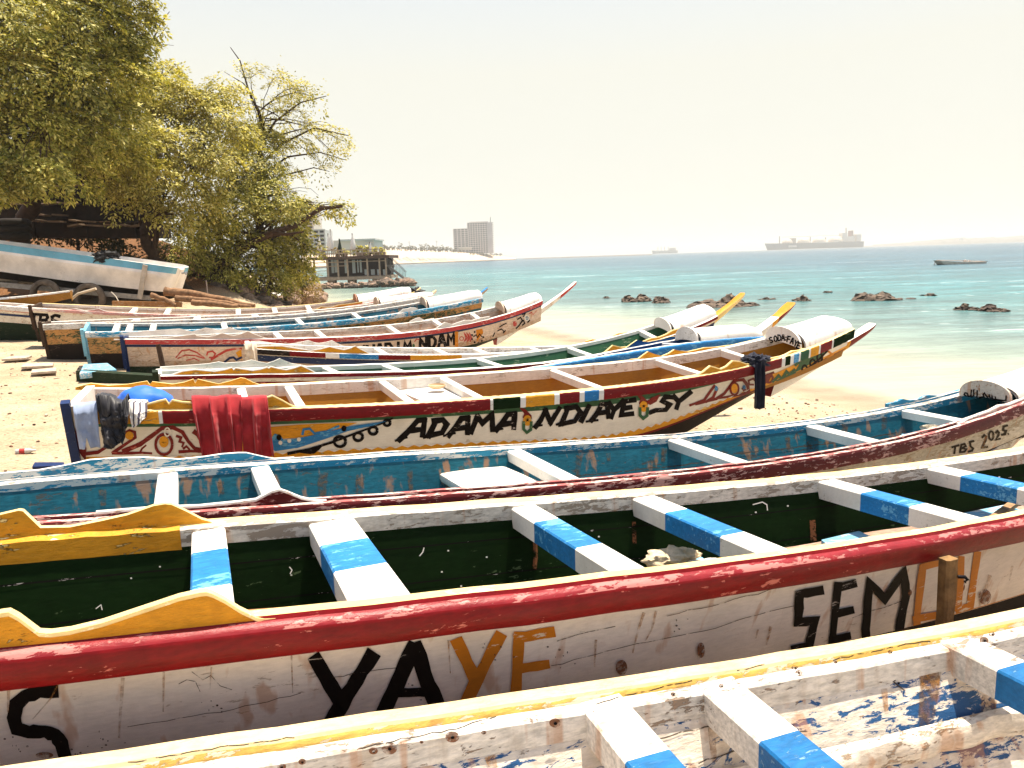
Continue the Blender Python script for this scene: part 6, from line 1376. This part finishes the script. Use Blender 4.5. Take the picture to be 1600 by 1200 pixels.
# ------------------------------------------------------------------ pier restaurant
def pier():
    Y = 112.0; root = thing('pier_restaurant', at(550,440,Y), 'two storey timber restaurant on piers over the rocks at the end of the wood', 'restaurant')
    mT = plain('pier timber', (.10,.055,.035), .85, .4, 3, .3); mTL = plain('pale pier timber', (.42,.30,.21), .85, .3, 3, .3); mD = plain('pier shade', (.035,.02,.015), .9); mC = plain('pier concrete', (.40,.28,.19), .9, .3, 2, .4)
    gl = NT('restaurant glass'); gl.base((.30,.36,.38,1)); gl.p.inputs['Roughness'].default_value = .12; gl = gl.mat
    X = lambda u, v=420: at(u, v, Y)[0]; Z = lambda u, v: at(u, v, Y)[2]
    x0, x1 = X(488), X(604); zf, zr, zt = Z(550,432.5), Z(550,402.5), Z(550,391.5); D = 9
    m = MB(); m.box(((x0+x1)/2, Y+D/2, zf-.22), (x1-x0+.6, D, .45)); m.build('lower_deck', mTL, root)
    m = MB(); m.box(((x0+x1)/2, Y+D/2, zr), (x1-x0+1.0, D+.8, .42)); m.build('upper_deck', mT, root)
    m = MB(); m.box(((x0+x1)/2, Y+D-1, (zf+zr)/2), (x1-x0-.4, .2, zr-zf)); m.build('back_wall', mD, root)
    for u in (491,512,528,543,574,593,603):
        m = MB(); m.box((X(u), Y+.15, (zf+zr)/2), (.22, .22, zr-zf)); m.build('post', mTL, root)
    for u0, u1, v0, v1 in ((515,519,406,427),(520,524,406,426),(536,542,406,427),(548,553,406,427),(556,558,406,426),(560,563,406,426),(567,573,421,430),(577,583,421,430),(587,592,421,430),(596,602,421,430)):
        m = MB(); m.box((X((u0+u1)/2), Y+1.2, Z((u0+u1)/2,(v0+v1)/2)), (X(u1)-X(u0), .06, Z(550,v0)-Z(550,v1))); m.build('window', gl, root)
    for zz_, u0, u1 in ((Z(550,415),489,545),(Z(550,422),489,512),(Z(550,409),489,604)):
        m = MB(); m.beam((X(u0), Y+.05, zz_), (X(u1), Y+.05, zz_), .1, .1); m.build('rail', mTL, root)
    m = MB()
    for u in list(range(487,603,9)): m.box((X(u), Y-.2, (zr+zt)/2+.1), (.1, .1, zt-zr))
    for k in (1, .55): m.beam((X(487), Y-.2, zr+(zt-zr)*k+.1), (X(600), Y-.2, zr+(zt-zr)*k+.1), .09, .12)
    m.build('terrace_railing', mTL, root)
    for u in (514,546,585):
        m = MB(); m.box((X(u), Y+1.5, zf-1.3), (1.1, 1.4, 1.8)); m.build('concrete_pier', mC, root)
    m = MB(); a = np.array(at(606,416,Y+1)); b = np.array(at(634,438,Y+1))
    for dy in (0, 1.4): m.beam(a+np.array([0,dy,0]), b+np.array([0,dy,0]), .12, .22)
    for dy in (0, 1.4): m.beam(a+np.array([.4,dy,1.3]), b+np.array([0,dy,1.2]), .08, .08)
    for k in range(13):
        p = a+(b-a)*k/12; m.box((p[0], p[1]+.7, p[2]), (.35, 1.4, .06)); m.beam(p, p+np.array([0,0,1.2]), .06, .06, up=(0,1,0))
    m.beam(at(604,415,Y+1), at(616,415,Y+1), .3, .2); m.beam(at(606,416,Y+1), at(618,432,Y+1), .12, .12); m.beam(at(616,416,Y+1), at(610,430,Y+1), .1, .1)
    m.build('stairway', plain('grey steel stair', (.22,.19,.17), .7), root)
    for u, h, lb, mt, w in ((497,2.9,'folded white parasol at the left end of the restaurant terrace',pDECK,.36),(512,3.4,'folded white parasol with slim tip, second from left on the terrace',pDECK,.32),(516,4.0,'tallest folded white parasol on the terrace',pDECK,.36),(529,2.6,'folded dark green parasol on the terrace',pDGREENB,.3),(550,3.3,'folded white parasol alone at the middle of the terrace',pDECK,.42),(577,2.0,'short folded pale parasol near the right end of the terrace',pDECK,.22)):
        b = (X(u), Y+1.6, zr+.2); r_ = thing('parasol', b, lb, 'parasol', group='folded parasols on the pier terrace')
        m = MB(); m.tube([b, (b[0], b[1], b[2]+h)], .05, 6); m.build('pole', mT, r_)
        m = MB(); m.tube([(b[0]+.02*k, b[1], b[2]+h*(.28+.7*k/5)) for k in range(6)], [w*.75,w,w*.85,w*.6,w*.35,.05], 10); m.build('canopy', mt, r_, 60)
    rng = np.random.default_rng(77)
    for i, (u, rr) in enumerate(((502,.8),(524,1.0),(536,.7),(557,1.0),(562,.8),(568,1.0),(574,.9),(582,.7),(588,.8),(596,.5))):
        b = (X(u), Y+2.4, zr+.2); r_ = thing('potted_plant', b, 'leafy plant in a pot on the restaurant terrace', 'plant', group='potted plants along the pier terrace')
        m = MB(); m.tube([b, (b[0],b[1],b[2]+.5)], [.28,.36], 10); m.build('pot', mC, r_, 50)
        quads_obj('foliage', leaves([((b[0],b[1],b[2]+.45+rr*.5),(rr*.5,rr*.5,rr*.55),1)], 30, (0,0,.1), .42, K=5, rng=rng, tw=.6), mDRY if i == 1 else mLEAF2, r_)
pier()
# ------------------------------------------------------------------ city beyond the wood
def windows_block(name, label, u0, u1, vt, vb, Y, D, nx, nz, wall, glass, root=None, roof=None, open_=.62, extra=None, cat='building'):
    """block with a real grid of recessed bays; u/v give its front in the picture at distance Y"""
    c = (u0+u1)/2; xa, xb = at(u0,vb,Y)[0], at(u1,vb,Y)[0]; za, zb2 = at(c,vb,Y)[2], at(c,vt,Y)[2]
    root = root or thing(name, ((xa+xb)/2, Y, za), label, cat)
    m = MB(); m.box(((xa+xb)/2, Y+D/2, (za+zb2)/2), (xb-xa, D, zb2-za)); m.build('wall', wall, root)
    dx = (xb-xa)/nx; dz = (zb2-za)/nz
    m = MB()
    for k in range(nz+1): m.box(((xa+xb)/2, Y-.45, za+k*dz), (xb-xa+.6, 1.1, dz*.28))
    for i in range(nx+1): m.box((xa+i*dx, Y-.3, (za+zb2)/2), (dx*.22, .8, zb2-za))
    m.build('floor_grid', wall, root)
    g = MB()
    for i in range(nx):
        for k in range(nz): g.box((xa+(i+.5)*dx, Y-.02, za+(k+.57)*dz), (dx*.66, .08, dz*.5))
    w = g.build('window_bays', glass, root); w['kind'] = 'stuff'
    return root, (xa, xb, za, zb2)
mBG = plain('grey concrete facade', (.62,.54,.50), .9, .15, .1, .1); mBG2 = plain('beige facade', (.74,.60,.49), .9, .12, .1, .1); mGL = plain('dark window bays', (.02,.018,.018), .5, .3, .3, .1); mWH = plain('white render', (.62,.56,.50), .9, .1, .1, .1)
r_, bb = windows_block('tower_block', 'tall grey tower block under construction, stepped in two heights, on the far headland', 732, 763, 348, 396, 1180, 30, 8, 15, mBG, mGL)
windows_block('', '', 710, 733, 357.5, 396, 1178, 26, 4, 12, mBG, mGL, root=r_)
m = MB(); xa, za = at(763,396,1180)[0], at(763,396,1180)[2]; xb, zb2 = at(769,347,1180)[0], at(769,347,1180)[2]
m.box(((xa+xb)/2, 1196, (za+zb2)/2), (xb-xa, 26, zb2-za)); m.build('side_wing', mBG, r_)
m = MB()
for k in range(17): m.beam((xb-.2, 1182, za+(zb2-za)*k/17+2), (xb+1.9, 1182, za+(zb2-za)*k/17+2), 1.2, .5)
m.build('scaffolding', mGL, r_)
m = MB(); m.beam((at(766,347,1180)[0], 1190, zb2), (at(766,339,1180)[0], 1190, zb2+8), .9, .9, up=(0,1,0)); m.build('mast', mGL, r_)
m = MB(); m.box((at(734+14,347,1180)[0], 1195, zb2+.6), (at(762,347,1180)[0]-at(733,347,1180)[0], 30, 1.6)); m.build('parapet', mBG, r_)
m = MB(); p0 = at(727,391,1150); m.box((p0[0], 1155, p0[2]+2), (18, 10, 3.5)); 
hv = thing('beach_house', (p0[0], 1150, p0[2]), 'low cream house at the foot of the grey tower', 'house'); m.build('wall', mWH, hv)
m = MB(); m.box((p0[0], 1155, p0[2]+4.2), (20, 12, .9)); m.build('roof', pDECK, hv)
r_, bb = windows_block('apartment_tower', 'tall pale apartment tower half hidden by the trees behind the pier', 452, 493, 318, 398, 300, 14, 5, 16, mBG2, mGL)
r_, bb = windows_block('apartment_block', 'pale plain block between the apartment tower and the low hall', 492, 510, 359, 398, 280, 12, 2, 6, mWH, mGL)
lw = thing('low_hall', at(550,398,240), 'long low beige hall with flat roof behind the pier terrace', 'building')
m = MB(); a, b = at(518,398,240), at(586,398,240); zt_ = at(550,375,240)[2]; m.box(((a[0]+b[0])/2, 248, (a[2]+zt_)/2), (b[0]-a[0], 16, zt_-a[2])); m.build('wall', mBG2, lw)
m = MB(); m.box(((a[0]+b[0])/2+1.5, 247.8, zt_), (b[0]-a[0]-2, 17, .5)); m.build('roof_slab', mWH, lw)
m = MB(); 
for k in range(4): m.box((b[0]-1.6, 239.9, a[2]+(zt_-a[2])*(.3+.19*k)), (2.4, .2, .35))
m.build('louvre_slats', mBG, lw)
# headland with its sloping sea wall
def headland():
    m = MB(); rows = []
    us = np.linspace(470, 806, 60)
    for u in us:
        f = (u-560)/240; Yw = 700+f*520; vw = 411.5-(u-560)*.0375; vt = np.interp(u, [470,590,640,700,760,795,806],[387,387,390,393,397.5,400.5,402])
        w = at(u, vw, Yw); w[2] = -.5; k = Yw+70; tp = at(u, vt, k); tp[2] = max(tp[2], .2)
        rows.append([tuple(w), (w[0], Yw+1, 1.2), tuple(tp), (tp[0], k+40, tp[2]+.6), (tp[0]-40, k+500, tp[2]-3), (tp[0]-40, k+520, -3)])
    m.grid(rows, [0,1,2,2,2], flip=True)
    tag(m.build('headland', [plain('wet sea wall', (.20,.15,.11), .9), plain('pale sea wall', (.58,.44,.32), .9, .12, .02, .1), plain('headland scrub', (.20,.16,.10), .9, .4, .02, .2)], None, 30), kind='structure')
headland()
rng = np.random.default_rng(99); rnd = random.Random(41)
def far_tree(u, v, r, Y, asp, lb):
    b = at(u, v, Y); rm = r*Y/FPX; t_ = thing('coast_tree', b, lb, 'tree', group='dusty trees on the far headland')
    m = MB(); m.tube([(b[0],b[1],b[2]-1), (b[0],b[1],b[2]+rm*asp)], [rm*.14,rm*.07], 6); m.build('trunk', mBARK, t_)
    quads_obj('crown', leaves([((b[0],b[1],b[2]+rm*asp*.95),(rm,rm*.8,rm*asp*.8),1)], 70, (.1,0,.1), rm*.35, K=4, rng=rng, tw=rm*.4), mFAR, t_)
mFAR = leaf_mat('dusty coast leaves', (.10,.085,.045,1), (.15,.125,.065,1), (.21,.17,.09,1))
for i in range(34):
    u = 588+i*4.0+rnd.uniform(-1.5,1.5); r = rnd.uniform(2.6,5.2); 
    if 704 < u < 712: r = 3
    far_tree(u, np.interp(u,[588,640,700,760],[389,391,393,397]), r, 780+(u-588)*2.1, rnd.uniform(.75,1.5), 'dusty tree in the row on top of the far sea wall')
for i in range(10): far_tree(735+i*5.2, 397.5+i*.25, rnd.uniform(1.8,2.8), 1130, .9, 'low shrub along the foot of the grey tower')
for i, (u, v0, v1) in enumerate(((624,390,379),(640,390,378),(683,392,377),(668,391,383))):
    b = at(u, v0, 820); t_ = thing('lamp_mast', b, 'tall thin lamp mast among the headland trees', 'lamp', group='lamp masts on the far headland'); z1 = at(u, v1, 820)[2]
    m = MB(); m.tube([b, (b[0],b[1],z1)], .28, 6); m.build('mast', mBG, t_); m = MB(); m.box((b[0],b[1],z1), (1.8,.8,.6)); m.build('lamp_head', mBG, t_)
# breakwater along the horizon
m = MB(); rows = []
for i in range(90):
    f = i/89; u = 818+f*200; Yb = 1500; p = at(u, 401-.0*f, Yb); h = 1.1+1.3*abs(mnoise.noise(Vector((i*.31,3,1))))
    rows.append([(p[0], Yb, -.5), (p[0], Yb+3, h), (p[0], Yb+8, h*.9), (p[0], Yb+12, -.5)])
m.grid(rows, flip=True); tag(m.build('breakwater', mROCK, None, 60), 'low dark breakwater along the horizon left of the small ship', 'breakwater')
# ------------------------------------------------------------------ ships
def lofted(root, name, pts_top, pts_bot, Y, beam, mats, split=None, n=40, bowleft=True):
    """ship hull from its sheer line and foot line at distance Y"""
    m = MB(); rows = []
    for i in range(n+1):
        f = i/n
        def L(pl): 
            x = f*(len(pl)-1); k = min(int(x), len(pl)-2); g = x-k; return at(pl[k][0]+(pl[k+1][0]-pl[k][0])*g, pl[k][1]+(pl[k+1][1]-pl[k][1])*g, Y)
        a, b = L(pts_top), L(pts_bot); hb = beam/2*(sstep(0,.22,f) if bowleft else 1)*(1-.25*sstep(.85,1,f)); hb = max(float(hb), beam*.02); yc = Y+beam/2
        mid = a*.25+b*.75
        rows.append([(a[0],yc-hb,a[2]),(mid[0],yc-hb*.95,mid[2]),(b[0],yc-hb*.85,b[2]),(b[0],yc+hb*.85,b[2]),(mid[0],yc+hb*.95,mid[2]),(a[0],yc+hb,a[2])])
    m.grid(rows, [0,1,1,1,0,2], closed=True)
    for r_ in (0, n): m.f.append([r_*6+j for j in range(6)]); m.m.append(0)
    return m.build(name, mats, root, 30, recalc=True)
mSH = plain('grey blue ship hull', (.10,.12,.16), .6, .1, .02, .05); mSB = plain('ship boot topping', (.09,.10,.13), .6, .1, .02, .05); mSD = plain('ship deck', (.30,.24,.20), .8); mSW = plain('ship white paint', (.62,.58,.52), .6, .08, .02, .05); mDOME = plain('tank dome paint', (.70,.58,.45), .5, .06, .02, .05)
Ys = 2200.0; ls = thing('tanker_ship', at(1275,388,Ys), 'large grey hulled gas tanker with four pale domes on the horizon', 'ship')
lofted(ls, 'hull', [(1199,380.2),(1212,380.4),(1250,379.6),(1300,378.4),(1351.5,377)], [(1203,391),(1215,390.5),(1250,389),(1300,387.5),(1351,386)], Ys, 45, [mSH, mSB, mSD])
for u, w in ((1230,8.5),(1256,10),(1280,10.5),(1305,11)):
    c = np.array(at(u, 380-(u-1230)*.03, Ys+20)); w = w*Ys/FPX; m = MB(); rows = []
    for i in range(9):
        a = i/8*math.pi/2*.98; rows.append([(c[0]+w*math.cos(a)*math.cos(q), c[1]+w*math.cos(a)*math.sin(q), c[2]+w*.82*math.sin(a)) for q in np.linspace(0, 2*math.pi, 28, endpoint=False)])
    m.grid(rows, closed=True); m.build('tank_dome', mDOME, ls, 60)
P2 = lambda u, v: at(u, v, Ys+12)
def sbox(root, u0, u1, v0, v1, name, mat, Yb=Ys+12, d=24):
    a = at(u0,v1,Yb); b = at(u1,v0,Yb); m = MB(); m.box(((a[0]+b[0])/2, Yb+d/2, (a[2]+b[2])/2), (b[0]-a[0], d, b[2]-a[2])); return m.build(name, mat, root)
sbox(ls, 1237, 1244, 372, 380, 'deck_house', mSD); sbox(ls, 1316, 1324, 364, 378, 'bridge', mSW); sbox(ls, 1324, 1336, 369, 378, 'accommodation', mSW); sbox(ls, 1338, 1346, 366, 378, 'engine_casing', mSW); sbox(ls, 1330.5, 1333.5, 360, 369, 'funnel', plain('red brown funnel', (.22,.06,.06), .7))
m = MB()
for u, v0, v1 in ((1322,356,364),(1218,369,381),(1266,370,379),(1290,371,378)): m.beam(P2(u,v1), P2(u,v0), 2.2, 2.2, up=(0,1,0))
m.build('masts', mSD, ls)
m = MB(); m.beam(P2(1222,370.5), P2(1316,367.5), .8, .8); m.build('catwalk', mSD, ls)
sbox(ls, 1232, 1245, 383, 386.5, 'hull_marking', mSW, Ys+.3, .4)
ss = thing('cargo_ship', at(1040,396,2500), 'small pale cargo ship with derrick masts on the horizon', 'ship')
lofted(ss, 'hull', [(1019,391.4),(1030,391.6),(1060,391)], [(1020.5,396.5),(1030,396),(1059,395)], 2500, 20, [mSW, mSH, mSD])
sbox(ss, 1046, 1056, 387, 391.5, 'accommodation', mSW, 2506, 8)
m = MB()
for u in (1028,1033,1038.5,1044): m.beam(at(u,392,2506), at(u,385.5,2506), 1.3, 1.3, up=(0,1,0))
m.build('derrick_masts', mSD, ss)
# open boat at anchor
Ym = 118.0; mb = thing('rowing_boat', at(1503,413,Ym), 'white open boat moored alone on the bay at right', 'boat')
lofted(mb, 'hull', [(1463.5,406.8),(1475,407.8),(1505,409.3),(1543.5,408.6)], [(1470,414.2),(1480,415),(1505,415.6),(1542.5,414.8)], Ym, 1.9, [paint('moored boat white', (.66,.58,.48), amt=.1, dirt=.3, rust=.1, seed=70), pTARSHADE, pBEIGE])
m = MB(); m.beam(at(1463,406.6,Ym+.9), at(1544,408.2,Ym+.9), .25, .10); m.build('gunwale', pWHITE, mb)
m = MB(); m.beam(at(1508,409.5,Ym+.6), at(1508,406,Ym+.6), .3, .35, up=(0,1,0)); m.beam(at(1514,409.5,Ym+.6), at(1515,406.5,Ym+.6), .3, .3, up=(0,1,0)); m.build('bundle', pWHITE, mb)
m = MB(); m.tube([at(1463.5,407.5,Ym+.9), at(1461,410,Ym+.6), at(1459.5,414,Ym)], .05, 5); m.build('anchor_line', pDWOOD, mb)
# far low coast at right
m = MB(); rows = []
for i in range(140):
    f = i/139; u = 1362+f*300; Yf = 3600; h = 2+22*sstep(0,.55,f)+9*max(0, mnoise.noise(Vector((i*.23,1,5))))+4*abs(mnoise.noise(Vector((i*.9,4,5)))); x = at(u,380,Yf)[0]
    rows.append([(x, Yf, -1), (x, Yf+10, h*.55), (x, Yf+60, h), (x, Yf+300, h*.8), (x, Yf+340, -1)])
m.grid(rows, flip=True); tag(m.build('far_coast', plain('far coast scrub', (.15,.13,.11), .9, .3, .01), None, 60), kind='structure')
fb = thing('far_house', at(1502,374,3600), 'pale domed house on the far low coast at right', 'house')
a = at(1502,376,3590); m = MB(); m.box((a[0],3592,a[2]+6), (16,8,12)); m.build('wall', mSW, fb); m = MB(); m.tube([(a[0],3592,a[2]+12+2*k) for k in range(4)], [6,5,3,.5], 12); m.build('dome', mSW, fb)
# ------------------------------------------------------------------ hazy air
HAZE = 0.00030
m = MB(); m.box((0, 4000, 42), (18600, 10400, 106)); hz = m.build('haze', bpy.data.materials.new('hazy air')); tag(hz, kind='stuff')
hm = hz.data.materials[0]; hm.use_nodes = True; hn = hm.node_tree.nodes; hn.remove(hn['Principled BSDF'])
pv = hn.new('ShaderNodeVolumePrincipled'); pv.inputs['Color'].default_value = (.95,.96,.92,1); pv.inputs['Density'].default_value = HAZE; pv.inputs['Anisotropy'].default_value = .2
hm.node_tree.links.new(pv.outputs[0], hn['Material Output'].inputs['Volume'])
